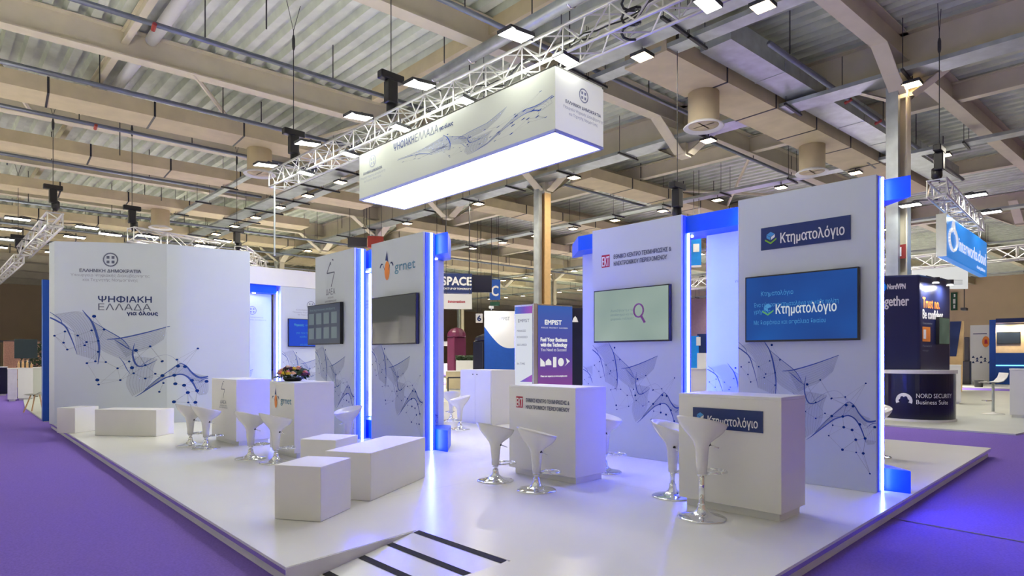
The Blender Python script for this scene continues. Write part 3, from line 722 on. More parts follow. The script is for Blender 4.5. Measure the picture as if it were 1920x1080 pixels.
# ------------------------------------------------------------------ back wall with recess and panel (runs along X, faces -Y)
bw = thing('back_partition', 'white partition with blue-lit recess behind the emblem wall', 'partition', (5.2, 15.2, 0))
B().box(0, 4.2, 0, .45, 3.13, 3.56).obj('header', M['white'], bw, bevel=.004)
B().box(0, 1.30, .36, .45, 0, 3.13).obj('recess_wall', M['panel'], bw)
B().box(0, 1.30, .05, .36, 2.93, 3.125).obj('blue_header', M['blue'], bw)
B().box(1.39, 4.2, 0, .45, 0, 3.125).obj('front_wall', M['panel'], bw)
B().box(1.33, 1.37, .10, .14, 0.05, 3.0).obj('led_channel', M['white'], bw)
B().box(1.30, 1.328, .02, .05, 0.05, 2.95).obj('led_strip', M['led_blue'], bw)
B().lathe([(.04, 0), (.04, -.012), (.03, -.014)], (.80, .2, 2.93), 12).obj('spotlight', M['spot'], bw)
PR = plane((0, .36, 0), (1, 0, 0), (0, 0, 1)); PF = plane((0, 0, 0), (1, 0, 0), (0, 0, 1))
emblem(bw, PR, .82, 2.5, .11, M['txt_soft']); lettering(bw, PR, [(MINISTRY[0], .82, 2.33, .55, .032), (MINISTRY[1], .82, 2.27, .7, .03)], M['txt_soft'])
wave(bw, lambda u, v, l: PR @ Vector((u * .8, v - .3, l)), clip=lambda u, v: u < 1.5 and v > .5)
emblem(bw, PF, 2.2, 2.68, .12, M['txt_soft'])
lettering(bw, PF, [(MINISTRY[0], 2.15, 2.55, .7, .04), (MINISTRY[1], 2.15, 2.49, .9, .035), (MINISTRY[2], 2.15, 2.43, .62, .035)], M['txt_soft'])
wave(bw, lambda u, v, l: PF @ Vector((1.42 + u, v, l)), clip=lambda u, v: u > 0)
area_light('recess_glow', (.65, .2, 2.9), .9, 4, (.6, .7, 1), bw, (0, 0, 0), .1)
t = thing('television', 'television with bright blue page hanging on the back partition', 'television', (6.766, 15.2, 1.60), 0, 'wall televisions on the panels')
B().box(0, 1.15, -.06, -.012, 0, .715).obj('casing', M['black'], t, bevel=.004); B().box(.3, .8, -.012, 0, .2, .5).obj('wall_mount', M['dark'], t)
sc_ = B().quad((.014, -.061, .016), (1.136, -.061, .016), (1.136, -.061, .70), (.014, -.061, .70)).obj('screen', screen_mat('royal_page', (10, 70, 205), 1.0), t)
Pt = plane((0, -.061, 0), (1, 0, 0), (0, 0, 1))
lettering(sc_, Pt, [('Ψηφιακές', .15, .56, .26, .06, 'L', .003), ('υπηρεσίες', .45, .56, .3, .05, 'L'), ('για τον πολίτη', .2, .36, .5, .06, 'L'), ('κάθε μέρα', .3, .26, .4, .05, 'L'), ('για όλους', .3, .06, .3, .05, 'L')], em_c, 'page_text', .003)

# ================================================================== HANGING LIGHT-BOX SIGN
SX0, SX1, SY0, SY1, SZ0, SZ1 = 5.86, 6.86, 5.26, 10.10, 4.205, 5.06
hs = thing('hanging_sign', 'long illuminated white box sign hung over the stand', 'sign', (SX0, SY1, SZ0))
LX, LY, LZ = SX1 - SX0, SY1 - SY0, SZ1 - SZ0
b = B()
b.quad((0, 0, .03), (0, -LY, .03), (0, -LY, LZ), (0, 0, LZ)); b.cur = 1; b.quad((0, -LY, .03), (LX, -LY, .03), (LX, -LY, LZ), (0, -LY, LZ))
b.cur = 0; b.quad((LX, -LY, .03), (LX, 0, .03), (LX, 0, LZ), (LX, -LY, LZ)); b.quad((LX, 0, .03), (0, 0, .03), (0, 0, LZ), (LX, 0, LZ))
b.obj('fabric_sides', [M['sign_face'], M['sign_end']], hs)
B().quad((.03, -.03, .006), (LX - .03, -.03, .006), (LX - .03, -LY + .03, .006), (.03, -LY + .03, .006)).obj('diffuser', M['sign_bottom'], hs)
b = B(); e = .03
b.box(-.004, e, -LY, 0, 0, .032).box(LX - e, LX + .004, -LY, 0, 0, .032).box(0, LX, -LY - .004, -LY + e, 0, .032).box(0, LX, -e, .004, 0, .032)
b.obj('bottom_frame', M['sign_rim'], hs)
B().box(.03, LX - .03, -.92, -.905, .0, .01).obj('diffuser_joint', M['alu'], hs)
b = B(); b.box(0, .03, -LY, 0, LZ - .02, LZ).box(LX - .03, LX, -LY, 0, LZ - .02, LZ).box(0, LX, -LY, -LY + .03, LZ - .02, LZ).box(0, LX, -.03, 0, LZ - .02, LZ); b.obj('top_frame', M['alu'], hs)
PS = plane((0, -LY, 0), (1, 0, 0), (0, 0, 1))
emblem(hs, PS, .57, .62, .10, M['txt_soft'])
lettering(hs, PS, [(MINISTRY[0], .57, .445, .74, .04, 'C', .002)], M['txt_grey']); lettering(hs, PS, [(MINISTRY[1], .57, .37, .84, .04), (MINISTRY[2], .57, .30, .6, .04)], M['txt_soft'])
P = plane((-.0, 0, 0), (0, -1, 0), (0, 0, 1))
sgn = lambda px, py: (SY1 - atx(px, py, SX0).y, atx(px, py, SX0).z - SZ0)
emblem(hs, P, .46, .63, .115, M['txt_soft'])
lettering(hs, P, [(MINISTRY[0], .46, .46, .62, .045, 'C', .002)], M['txt_grey']); lettering(hs, P, [(MINISTRY[1], .46, .385, .84, .045), (MINISTRY[2], .46, .315, .58, .04)], M['txt_soft'])
lettering(hs, P, [('ΨΗΦΙΑΚΗ', 1.14, .70, .60, .125, 'L', .003), ('για όλους', 2.42, .68, .34, .06, 'L', .004)], M['txt_navy']); lettering(hs, P, [('ΕΛΛΑΔΑ', 1.77, .70, .62, .13, 'L')], M['txt_grey'])
def onsign(u, v, l):
    q = 1.26 + u / .3 * 1.25 if u < .3 else 2.51 + (u - .3) * 1.42 if u < .75 else 3.15 + (u - .75) * 2.62
    return P @ Vector((q, .30 + (v - .9) * (.44 if u > .3 else .30) + max(0, u - .9) * .55, l))
wave(hs, onsign, 1.1, clip=lambda u, v: u < 1.385 and .05 < onsign(u, v, 0).z < LZ - .06)
for y in (-.7, -LY / 2, -LY + .7):
    for x in (.06, LX - .06): B().tube((x, y, LZ), (.22, y, LZ + .20), .006, 5).obj('hanging_cable', M['dark'], hs)

# ================================================================== TRUSSES AND STAGE LIGHTS
def truss(name, p, q, sz, label, group='aluminium lighting trusses', tr=.022, br=.011, bay=.36):
    """box truss between two points (bottom centre line)"""
    p = Vector(p); q = Vector(q); d = q - p; L = d.length
    t = thing(name, label, 'truss', tuple(p), math.atan2(d.y, d.x), group)
    h = sz / 2; n = max(2, int(L / bay))
    cs = [(-h, 0), (h, 0), (h, sz), (-h, sz)]
    for (y, z) in cs: B().tube((0, y, z), (L, y, z), tr, 8).obj('chord', M['truss'], t, True)
    b = B()
    for i in range(n):
        x0, x1 = L * i / n, L * (i + 1) / n; xm = (x0 + x1) / 2
        for j in range(4):
            a_, c_ = cs[j], cs[(j + 1) % 4]
            if i % 2: a_, c_ = c_, a_
            b.tube((x0, a_[0], a_[1]), (x1, c_[0], c_[1]), br, 5)
            if i % 2 == 0: b.tube((x0, cs[j][0], cs[j][1]), (x0, cs[(j + 1) % 4][0], cs[(j + 1) % 4][1]), br, 5)
    b.obj('lacing', M['truss'], t)
    return t
truss('lighting_truss', (6.02, 14.1, 5.26), (6.28, 1.6, 5.26), .36, 'long aluminium truss carrying the illuminated box sign')
b = B(); rr = random.Random(3)
pts = []
for i in range(60):
    y = 12.5 - i * .16; pts.append((6.12 + .08 * math.sin(i * .9) + rr.uniform(-.03, .03), y, 5.36 + .05 * math.sin(i * .5) + rr.uniform(-.02, .02)))
b.path(pts, .014, 5); b.path([(x + .06, y, z + .08 + .04 * math.sin(y * 3)) for x, y, z in pts], .01, 5)
single('power_cable', b, M['black'], 'black cables lying inside the truss over the box sign', 'cable')
single('cable_coil', B().path([(6.22 + .10 * math.cos(a * .7), 4.35 + .10 * math.sin(a * .7) * 1.2, 5.2 + .02 * a) for a in range(26)], .016, 5), M['black'], 'coil of black cable tied to the truss beyond the box sign', 'cable')

def led_head(loc, rz, label, group, arm=.5, power=None, tilt=0.0, sx=.46, sy=.26):
    """flat LED floodlight on an arm; arm points back along +X of the head"""
    t = thing('led_floodlight', label, 'floodlight', loc, rz, group)
    R2 = Matrix.Rotation(tilt, 4, 'Y')
    B().box(-sx / 2, sx / 2, -sy / 2, sy / 2, 0, .05, R2).obj('housing', M['dark'], t, bevel=.006)
    b = B(); b.quad(*[R2 @ Vector(v) for v in ((-sx / 2 + .01, -sy / 2 + .01, -.002), (-sx / 2 + .01, sy / 2 - .01, -.002), (sx / 2 - .01, sy / 2 - .01, -.002), (sx / 2 - .01, -sy / 2 + .01, -.002))]).obj('lens', M['led_white'], t)
    if not arm: B().tube((0, 0, .05), (0, 0, .16), .014, 6).obj('bracket', M['dark'], t)
    if arm: b = B().tube((.0, 0, .05), (.0 + arm * .15, 0, .10), .012, 6).tube((arm * .15, 0, .10), (arm, 0, .04), .014, 6); b.obj('arm', M['dark'], t)
    if power: area_light('lamp_light', (0, 0, -.03), .4, power, (.96, 1, .90), t, (0, -tilt if tilt else 0, 0))
    return t
heads = [(968, 67), (787, 160), (672, 220), (577, 270), (498, 310)]
for k, (px, py) in enumerate(heads):
    p = atz(px, py, 5.56)
    led_head(tuple(p), 0.02, '%s floodlight of the outer arm row on the sign truss, from the near end' % ORD[k], 'floodlights along the sign truss', .42, LED_HEAD_W, -.12)
near = [(1055, 112), (870, 190), (745, 240), (650, 290), (568, 325), (1322, 6)]
for k, (px, py) in enumerate(near):
    p = atz(px, py, 5.19)
    led_head((p.x + .06, p.y, 5.2), 0, ('glaring floodlight under the sign truss, ' + ['just above the sign corner', 'above the headline wave', 'above the headline lettering', 'at the emblem end of the sign', 'beyond the emblem end of the sign', 'past the sign at the picture top'][k]), 'floodlights under the sign truss', 0, LED_HEAD_W * .2, .05, .32, .2)
def hoist(top, bot, label, group='black chain hoists'):
    """motor body at bot, chain from roof steel to body"""
    t = thing('chain_hoist', label, 'hoist', bot, 0, group); H = top - bot[2]
    B().box(-.10, .10, -.09, .09, .10, .50).obj('motor', M['black'], t, bevel=.02)
    B().box(-.24, .24, -.08, .08, .50, .64).obj('crossbar', M['black'], t, bevel=.02)
    B().lathe([(.05, -.12), (.11, -.02), (.11, .16), (.06, .2)], (.07, .06, 0), 12).obj('chain_bag', M['black'], t, True)
    b = B(); b.tube((0, 0, .64), (0, 0, H - .6), .009, 6); b.lathe([(.02, H - 1.05), (.035, H - .98), (.035, H - .8), (.02, H - .72)], (0, 0, 0), 8); b.obj('chain', M['dark'], t)
    b = B(); b.tube((0, 0, H - .62), (-.16, 0, H), .007, 5).tube((0, 0, H - .62), (.16, 0, H), .007, 5); b.obj('sling', M['dark'], t)
    B().tube((0, 0, .1), (0, 0, -.18), .012, 6).obj('hook', M['dark'], t)
    return t
hoist(9.26, (6.12, 9.45, 5.78), 'black chain hoist lifting the sign truss above the headline')
hoist(9.26, (6.06, 13.3, 5.78), 'black chain hoist at the end of the sign truss')
p = atd(1270, 372, 13.5); hoist(9.26, (p.x, p.y, p.z - .3), 'black chain hoist hanging alone above the crimson-logo panel', 'black chain hoists')
rod = atz(512, 352, 5.2)
single('drop_pipe', B().tube((5.95, 14.06, 5.4), (5.95, 14.06, 3.68), .022, 8), M['galv'], 'thin grey pipe hanging from the end of the sign truss', 'pipe')

# ================================================================== ROOF SERVICES
GOES = 'warm square lamps hung under the cable trays'
def warm_lamp(name, loc, label, s=.38, power=0, beam=None):
    t = thing('tray_lamp', label, 'lamp', loc, 0, GOES)
    B().box(-s / 2, s / 2, -s / 2, s / 2, .0, .07).obj('housing', M['dark'], t)
    B().quad((-s * .46, -s * .46, -.002), (-s * .46, s * .46, -.002), (s * .46, s * .46, -.002), (s * .46, -s * .46, -.002)).obj('lens', M['warm'], t)
    B().tube((0, 0, .07), (0, 0, .21), .014, 6).obj('stem', M['dark'], t)
    if power: area_light('lamp_light', (0, 0, -.03), .38, power, (1, .94, .80), t, spread=beam)
    return t
def tray(x, y0, y1, wd, label, z=8.05, step=2.68, hang=True):
    t = thing('cable_tray', label, 'cable tray', (x, y0, z), 0, 'galvanised cable trays under the roof')
    L = y1 - y0
    b = B().box(-wd / 2, wd / 2, 0, L, 0, .02).box(-wd / 2 - .01, -wd / 2, 0, L, 0, .1).box(wd / 2, wd / 2 + .01, 0, L, 0, .1); b.obj('tray_channel', M['galv'], t)
    n = min(40, int(L / step))
    for i in range(n):
        y = .6 + i * step
        B().box(-wd / 2 - .22, wd / 2 + .22, y - .03, y + .03, -.06, -.005).obj('support_bar', M['dark'], t)
        for sx in (-1, 1): B().tube((sx * (wd / 2 + .15), y, 0), (sx * (wd / 2 + .15), y, 1.2), .009, 5).obj('hanger_rod', M['dark'], t)
    return t
tray(17.0, -2.0, 70, .66, 'wide cable tray running past the tall beige columns')
tray(23.8, -2.0, 70, .48, 'cable tray seen just above the crimson-logo and navy-banner panels')
tray(11.05, -2.0, 70, .62, 'cable tray passing behind the illuminated box sign')
tray(11.9, -2.0, 38, .36, 'narrower cable tray beside the one behind the box sign')
tray(8.87, 21.5, 42, .2, 'narrow cable tray above the emblem wall', step=3.1)
tray(35.4, -2.0, 70, .5, 'distant cable tray beyond the purple totem', step=4)
tray(-5.5, -6, 56, .5, 'cable tray over the neighbouring stands across the aisle', step=5)  # out of view; added with its lamps to send light up to the roof
tray(62, -2, 45, .5, 'last cable tray just before the tan end wall', step=4)  # added to hold the extra lamps that brighten the end wall
tray(45.6, -2.0, 70, .5, 'farthest cable tray near the tan end wall', step=4)
rows = [(11.31, 4.97, 2.65, 14, 'along the tray behind the box sign', 7.84), (17.1, 3.9, 5.27, 7, 'along the tray past the beige columns', 7.84), (23.8, 1.95, 2.6, 13, 'along the tray above the tall panels', 7.84), (35.4, 9.15, 2.59, 14, 'along the distant tray beyond the purple totem', 7.84), (45.6, 12.2, 2.56, 16, 'along the farthest tray near the end wall', 7.84), (62, 6, 6.5, 5, 'high before the tan end wall', 7.84), (-5.5, -3, 5.6, 10, 'over the neighbouring stands across the aisle', 7.84)]  # rows before the end wall and across the aisle are added light
for (x, y0, st_, n, where, z) in rows:
    for i in range(n):
        pw = 0 if (x == 17.1 and i == 0) else WARM_W * 6 if x == 62 else WARM_W * 6 if x < 0 else WARM_W * 4 if x < 25 and y0 + i * st_ > 24 else WARM_W * 1.3 if x < 25 else (WARM_W * 9 if i % 3 == 0 else 0)
        warm_lamp('l', (x, y0 + i * st_, z), '%s warm lamp %s, counted from the near end' % (ORD[i], where), power=pw, beam=None if 0 < x < 25 and y0 + i * st_ < 24 else 1.15)
# flat sheet-metal ducts crossing the hall along X
def duct(x0, x1, y, wd, z, h, m, label, seams=2.4):
    t = thing('air_duct', label, 'air duct', (x0, y, z), math.atan(SK), 'rectangular air ducts under the roof')
    L = (x1 - x0) / math.cos(math.atan(SK)); B().box(0, L, 0, wd, 0, h).obj('duct_body', m, t)
    n = min(24, int(L / seams))
    for i in range(1, n): B().box(i * seams, i * seams + .05, -.012, wd + .012, -.012, h + .012).obj('flange', M['dark'] if m is M['duct'] else m, t)
    return t
duct(12.7, 29, 6.28, .76, 8.24, .5, M['galv'], 'silver flat duct crossing above the navy-banner panel')
duct(11.7, 29, 7.26, 1.16, 8.0, .42, M['duct'], 'beige duct with round outlets beside the silver duct')
yd = [(19.8, 0, 11.4), (25.3, -3, 14.6), (31.5, -3, 14.6), (37.7, -3, 41), (43.8, -3, 41), (50.4, -3, 41)]
for k, (y, x0, x1) in enumerate(yd):
    duct(x0, x1, y, 1.16, 8.12, .40, M['duct'], 'beige roof duct, %s one behind the sign truss end' % ORD[k])
for k, (y, x0, x1) in enumerate([(15.2, 18.3, 36), (21.2, 18.3, 36), (27.4, 18.3, 36), (33.4, 18.3, 36)]):
    duct(x0, x1, y - .6, 1.1, 8.15, .4, M['duct'], 'brown shaded roof duct beyond the tall columns, %s row' % ORD[k])
for k, (p, z, lb) in enumerate([((14.3, 7.8), 7.15, 'round beige air outlet above the red-logo panel, nearer one'), ((20.3, 7.35), 7.15, 'round beige air outlet above the navy-banner panel, farther one'), ((8.05, 20.2), 7.32, 'round air outlet behind the end of the sign truss'), ((8.05, 31.6), 7.3, 'square-looking beige air outlet above the emblem wall'), ((20.1, 33.2), 7.3, 'round beige air outlet beyond the flame-logo panel'), ((21.0, 38.2), 7.3, 'round beige air outlet deep in the hall above the partition')]):
    t = thing('air_outlet', lb, 'air outlet', (p[0], p[1], z), 0, 'round ceiling air outlets')
    B().lathe([(.40, .04), (.38, .14), (.38, 1.12)], (0, 0, 0), 24).obj('outlet_drum', M['duct'], t, True)
    b = B().lathe([(.37, .10), (.50, .0), (.48, -.02), (.34, .06)], (0, 0, 0), 24); b.obj('rim', M['white'], t, True)
    B().box(-.28, .28, -.02, .02, .04, .1).box(-.02, .02, -.28, .28, .04, .1).obj('vanes', M['white'], t)
# sprinkler and cable pipes along X with rods
def rail(y, x0, x1, z, m, label, r=.035, red=()):
    t = thing('service_pipe', label, 'pipe', (x0, y, z), math.atan(SK * .7), 'slim service pipes under the roof')
    L = x1 - x0; B().tube((0, 0, 0), (L, 0, 0), r, 8).obj('pipe_run', m, t, True)
    for i in range(min(14, int(L / 3))):
        B().tube((1.0 + i * 3, 0, .0), (1.0 + i * 3, 0, 9.3 - z), .014, 5).obj('hanger_rod', M['dark'], t)
    for xx in red: B().tube((xx, -.09, -.03), (xx, .09, -.09), .045, 8).obj('red_coupling', M['red'], t)
    return t
rail(14.9, -2.4, 10.6, 8.36, M['rail'], 'slim pipe crossing the ribbed roof before the wide beam', .06, (6.0,))
rail(19.2, -3.6, 10.6, 8.36, M['rail'], 'slim pipe crossing behind the wide beam', .065)
rail(22.0, -3.6, 10.6, 8.2, M['rail'], 'slim pipe under the beam above the emblem wall', .06, (7.4,))
rail(27.1, -3.6, 10.6, 8.2, M['rail'], 'dark slim pipe deeper above the emblem wall', .06)
rail(33.4, -3.6, 48, 7.9, M['rail'], 'long slim pipe far behind the sign truss', .06)
rail(9.45, 6.8, 16.3, 8.2, M['rail'], 'dark pipe running under the beam above the sign corner', .055, (3.3,))
rail(5.75, 13.4, 29, 8.2, M['rail'], 'pale pipe with red joints beside the silver duct', .06, (4.4, 6.6))
rail(10.0, 17.5, 29, 8.4, M['rail'], 'dark pipe beyond the sign toward the crimson-logo panel', .055)
rail(16.6, 17.9, 32, 8.4, M['rail'], 'dark pipe beyond the tan column', .055)
rail(39.6, -3.6, 41, 8.0, M['rail'], 'dark pipe deep in the hall', .06)
rail(45.4, -3.6, 41, 8.0, M['galv'], 'pale pipe deep in the hall', .06)
# round ducts along Y
t = thing('spiral_duct', 'round silver duct running above the sign truss', 'air duct', (8.97, 3.6, 8.19)); B().tube((0, 0, 0), (.15, 9.3, 0), .135, 16).obj('duct_run', M['galv'], t, True)
for y in (1.2, 2.7, 4.1, 5.6, 7.1, 8.5): B().tube((.02 + y * .0158, y, 0), (.02 + y * .0158, y + .05, 0), .148, 16).obj('joint_ring', M['alu'], t, True)
for y in (1.8, 5.1, 8.0): B().tube((.02, y, .12), (.02, y, 1.1), .014, 5).obj('hanger_rod', M['dark'], t)
single('roof_gutter', B().box(9.64, 9.9, 3.0, 15.9, 8.9, 9.26), M['duct'], 'brown box gutter running beside the round silver duct', 'gutter')
t = thing('rain_pipe', 'thick pale pipe running along the roof ribs across the wide beam', 'pipe', (4.12, 11.2, 9.08))
for y0, y1 in ((0, 5.75), (6.3, 11.7)): B().tube((0, y0, 0), (0, y1, 0), .14, 14).tube((0, y0 + .3, 0), (0, y0 + .36, 0), .165, 14).obj('pipe_length', M['white'], t, True)
rr = random.Random(11)
for i in range(26):                                       # bare threaded rods and sprinkler drops all over the roof
    x, y = rr.uniform(2, 32), rr.uniform(10, 48); L = rr.uniform(.6, 1.6)
    single('roof_rod', B().tube((x, y, 9.3), (x, y, 9.3 - L), .016, 5), M['dark'], 'bare dark rod hanging from the ribbed roof, too thin and alike to tell apart', 'rod', 'bare rods hanging from the roof')

# ================================================================== TRUSSES OVER OTHER STANDS
truss('lighting_truss', (2.95, 22.6, 5.25), (2.98, 30.5, 5.25), .38, 'short truss with floodlights above the carpet aisle by the emblem wall', tr=.035, br=.02, bay=.8)
for k in range(4):
    y = 23.0 + k * 2.1
    for sx, lab in ((-1, 'aisle side'), (1, 'wall side')):
        led_head((2.96 + sx * .85, y, 5.38), 0 if sx < 0 else PI, '%s floodlight on the %s of the aisle truss' % (ORD[k], lab), 'floodlights of the aisle truss', .72, 30 if k % 2 == 0 else None, 0, .6, .3)
hoist(9.26, (2.95, 23.0, 5.9), 'black chain hoist over the aisle truss')
truss('lighting_truss', (2.9, 31, 5.1), (2.9, 46, 5.1), .3, 'dim truss continuing down the aisle', tr=.03, br=.018, bay=.8)
hoist(9.26, (2.9, 31.4, 5.6), 'black chain hoist over the dim truss down the aisle')
truss('lighting_truss', (4.75, 21.9, 4.95), (7.75, 22.6, 4.95), .4, 'truss peeking above the emblem wall', tr=.028, br=.016, bay=.5)
hoist(9.26, (4.8, 21.95, 5.4), 'black chain hoist over the truss peeking above the emblem wall')
for k, (px, py) in enumerate([(207, 440), (276, 443), (385, 462)]):
    p = atd(px, py, 19.5); led_head(tuple(p), 0, ['floodlight above the emblem wall, outer side of the truss', 'floodlight above the emblem wall headline', 'floodlight at the inner corner of the emblem wall'][k], 'floodlights behind the emblem wall', .3, None, 0, .6, .3)
truss('lighting_truss', (8.3, 22.5, 4.9), (10.3, 25.5, 4.9), .4, 'small truss beyond the emblem wall inner edge', tr=.028, br=.016, bay=.5)
hoist(9.26, (8.2, 22.6, 5.3), 'black chain hoist beyond the emblem wall inner edge')
p = atd(416, 452, 22); led_head(tuple(p), 0, 'floodlight on the small truss past the emblem wall', 'floodlights behind the emblem wall', .3, None, 0, .6, .3)
# hanging blue sign and its truss on the other side
truss('lighting_truss', (16.3, 3.25, 4.92), (21.9, 3.4, 4.92), .36, 'short truss over the bright blue hanging sign', tr=.025, br=.014)
hoist(9.26, (16.6, 3.26, 5.45), 'black chain hoist over the bright blue hanging sign')
isg = thing('hanging_sign', 'bright blue hanging sign with white cloud lettering', 'sign', (16.75, 3.25, 3.62))
B().box(0, 5.1, -.09, .09, 0, .97).obj('sign_box', [M['glow_sky']], isg, bevel=.02)
B().box(-.02, .0, -.1, .1, 0, .97).obj('end_plate', M['alu'], isg)
P = plane((0, -.092, 0), (1, 0, 0), (0, 0, 1))
lettering(isg, P, [('interworks.cloud', 1.35, .46, 3.55, .34, 'L', .006), ('cloud platform', 3.6, .14, 1.2, .09, 'L', .004)], M['glow_txt'])
b = B(); b.path([P @ Vector((.66 + .42 * math.cos(a), .45 + .25 * math.sin(a), .01)) for a in [2 * PI * i / 22 for i in range(22)]], .03, 6, True).path([P @ Vector((.5, .62, .01)), P @ Vector((.66, .88, .01)), P @ Vector((.85, .62, .01))], .03, 6); b.obj('cloud_logo', M['glow_txt'], isg)
for xx in (.5, 4.6):
    b = B(); b.tube((xx, 0, .97), (xx - .3, 0, 1.36), .012, 5).tube((xx, 0, .97), (xx + .3, 0, 1.36), .012, 5); b.obj('bridle', M['truss'], isg)
for k, (p, rz) in enumerate([((16.7, 3.85, 4.88), -PI / 2), ((18.3, 2.85, 5.22), PI / 2), ((20.4, 2.85, 5.16), PI / 2)]):
    led_head(p, rz, 'floodlight on the truss of the blue hanging sign, ' + ['column side', 'hoist end, aisle side', 'outer end, aisle side'][k], 'floodlights of the blue sign truss', .55, 14, 0, .42, .3)
truss('lighting_truss', (27.5, -3, 4.75), (27.5, 16, 4.75), .45, 'long white truss across the hall behind the blue hanging sign', tr=.035, br=.022, bay=.6)
wsg = thing('hanging_sign', 'white hanging sign below the blue one', 'sign', (24.2, 3.2, 3.95))
p0, p1 = atd(1712, 500, 25), atd(1815, 499, 25)
wsg.location = (p0.x, p0.y, p1.z - .92); dd = Vector((p1.x - p0.x, p1.y - p0.y, 0)); wsg.rotation_euler.z = math.atan2(dd.y, dd.x)
B().box(0, dd.length, 0, .08, 0, .92).obj('sign_box', emis('glow_white_sign', (.92, 1, 1), .5, base=(.7, .7, .7, 1)), wsg)  # glow added so the sign does not turn out grey
P = plane((0, -.001, 0), (1, 0, 0), (0, 0, 1)); b = B()
for v in (.18, .26, .34): b.quad(P @ Vector((dd.length * .62, v, .002)), P @ Vector((dd.length * .9, v, .002)), P @ Vector((dd.length * .9, v + .02, .002)), P @ Vector((dd.length * .62, v + .02, .002)))
b.obj('print_lines', M['txt_soft'], wsg)
B().tube((dd.length * .5, .04, .92), (dd.length * .5, .04, 9.27 - wsg.location.z), .02, 6).obj('hanger_rod', M['truss'], wsg)

# ================================================================== OTHER STANDS ROUND ABOUT
def slab(name, pts, label, m=None, h=.03):
    return single(name, B().prism([(p.x, p.y) for p in pts], ZF, ZF + h), m or M['pale'], label, 'floor platform', 'pale floor platforms of other stands')
f_ = lambda px, py: atz(px, py, ZF)
slab('floor_platform', [f_(1640, 798), f_(1905, 816.5), Vector((19.4, .9, 0)), Vector((33.5, 1.5, 0)), Vector((33.5, 9.2, 0)), Vector((15.0, 9.2, 0))], 'pale platform floor under the dark navy booth')
slab('floor_platform', [Vector((36.5, 1.0, 0)), Vector((70, 1.0, 0)), Vector((70, 16, 0)), Vector((36.5, 16, 0))], 'pale platform floor beyond the second purple aisle')
slab('floor_platform', [f_(47, 766), f_(83, 791), Vector((3.3, 17.6, 0)), Vector((6.5, 17.6, 0)), Vector((6.5, 30, 0)), Vector((2.9, 30, 0))], 'pale platform floor beside the aisle behind the emblem wall')
slab('floor_platform', [Vector((11.9, 10.4, 0)), Vector((26, 10.4, 0)), Vector((26, 26, 0)), Vector((11.9, 26, 0))], 'pale platform floor under the purple totem')
slab('floor_platform', [Vector((8.5, 29, 0)), Vector((30, 29, 0)), Vector((30, 70, 0)), Vector((8.5, 70, 0))], 'large pale platform floor deep in the hall past the flame-logo panel')
slab('floor_platform', [Vector((33, 20, 0)), Vector((60, 20, 0)), Vector((60, 60, 0)), Vector((33, 60, 0))], 'large pale platform floor in the far corner of the hall')
slab('floor_platform', [Vector((-15, -6, 0)), Vector((-1.6, -6, 0)), Vector((-1.6, 60, 0)), Vector((-15, 60, 0))], 'pale platform floor of the neighbouring stands across the aisle', M['white'])  # out of view; added as a reflector for neutral light on the roof
zq = lambda py, k: HC + (HY - py) * k / FPX
# ---- navy booth with round counter
c0 = atd(1725, 700, 14.25); c1 = atd(1645, 700, 14.5); c2 = atd(1782, 700, 15.2)
nb = thing('booth_tower', 'dark navy booth tower with white and orange lettering', 'booth', (c0.x, c0.y, ZF + .03))
TH = zq(514, 14.25) - ZF - .03
lc = lambda p: (p.x - c0.x, p.y - c0.y)
bx = lc(c1); by = lc(c2); back = (bx[0] + by[0], bx[1] + by[1])
B().prism([(0, 0), bx, (bx[0] * .98 + .12, bx[1] * .98 + .02), (by[0] * .95 + .02, by[1] * .95 + .16), by], 0, TH).obj('tower_body', M['navy'], nb, bevel=.05)
uL_ = Vector((-bx[0], -bx[1], 0)); PLn = plane((bx[0], bx[1], 0), uL_, (0, 0, 1)); wL = uL_.length
uR_ = Vector((by[0], by[1], 0)); PRn = plane((0, 0, 0), uR_, (0, 0, 1)); wR = uR_.length
zz = lambda py, k: HC + (HY - py) * k / FPX - (ZF + .03)
lettering(nb, PLn, [('together', wL * -.02, zz(563, 14.3), wL * .76, .24, 'L', .006), ('NordVPN', wL * .24, zz(536, 14.3), wL * .42, .13, 'L', .004)], M['txt_white'])
b = B(); b.add([PLn @ Vector((wL * .10 + .11 * math.cos(2 * PI * i / 14), zz(537, 14.3) + .11 * math.sin(2 * PI * i / 14), .004)) for i in range(14)], [tuple(range(14))]); b.obj('dot_logo', M['sky'], nb)
lettering(nb, PRn, [('Trust no.', wR * .08, zz(569, 14.7), wR * .55, .25, 'L', .008)], M['orange'])
lettering(nb, PRn, [('Be confident.', wR * .08, zz(590, 14.7), wR * .68, .22, 'L', .008)], M['txt_white'])
lettering(nb, PRn, [('Threat protection', wR * .08, zz(607, 14.7), wR * .3, .05, 'L'), ('Password', wR * .08, zz(649, 14.7), wR * .28, .05, 'L'), ('manager', wR * .08, zz(657, 14.7), wR * .2, .05, 'L')], M['txt_soft'])
k = lambda u, v0, l: PRn @ Vector((wR * u, v0, l))
b = B(); b.quad(k(.07, zz(641, 14.7), .004), k(.32, zz(641, 14.7), .004), k(.32, zz(614, 14.7), .004), k(.07, zz(614, 14.7), .004)); b.cur = 1
b.quad(k(.10, zz(636, 14.7), .006), k(.18, zz(636, 14.7), .006), k(.18, zz(619, 14.7), .006), k(.10, zz(619, 14.7), .006)); b.obj('orange_card', [M['orange'], M['txt_white']], nb)
tvn = thing('television', 'small television with green picture on the navy booth', 'television', (0, 0, 0), 0, 'televisions of other stands')
o3 = nb.location + (PRn @ Vector((wR * .50, zz(646, 14.7), .0))); tvn.location = o3; tvn.rotation_euler.z = math.atan2(uR_.y, uR_.x)
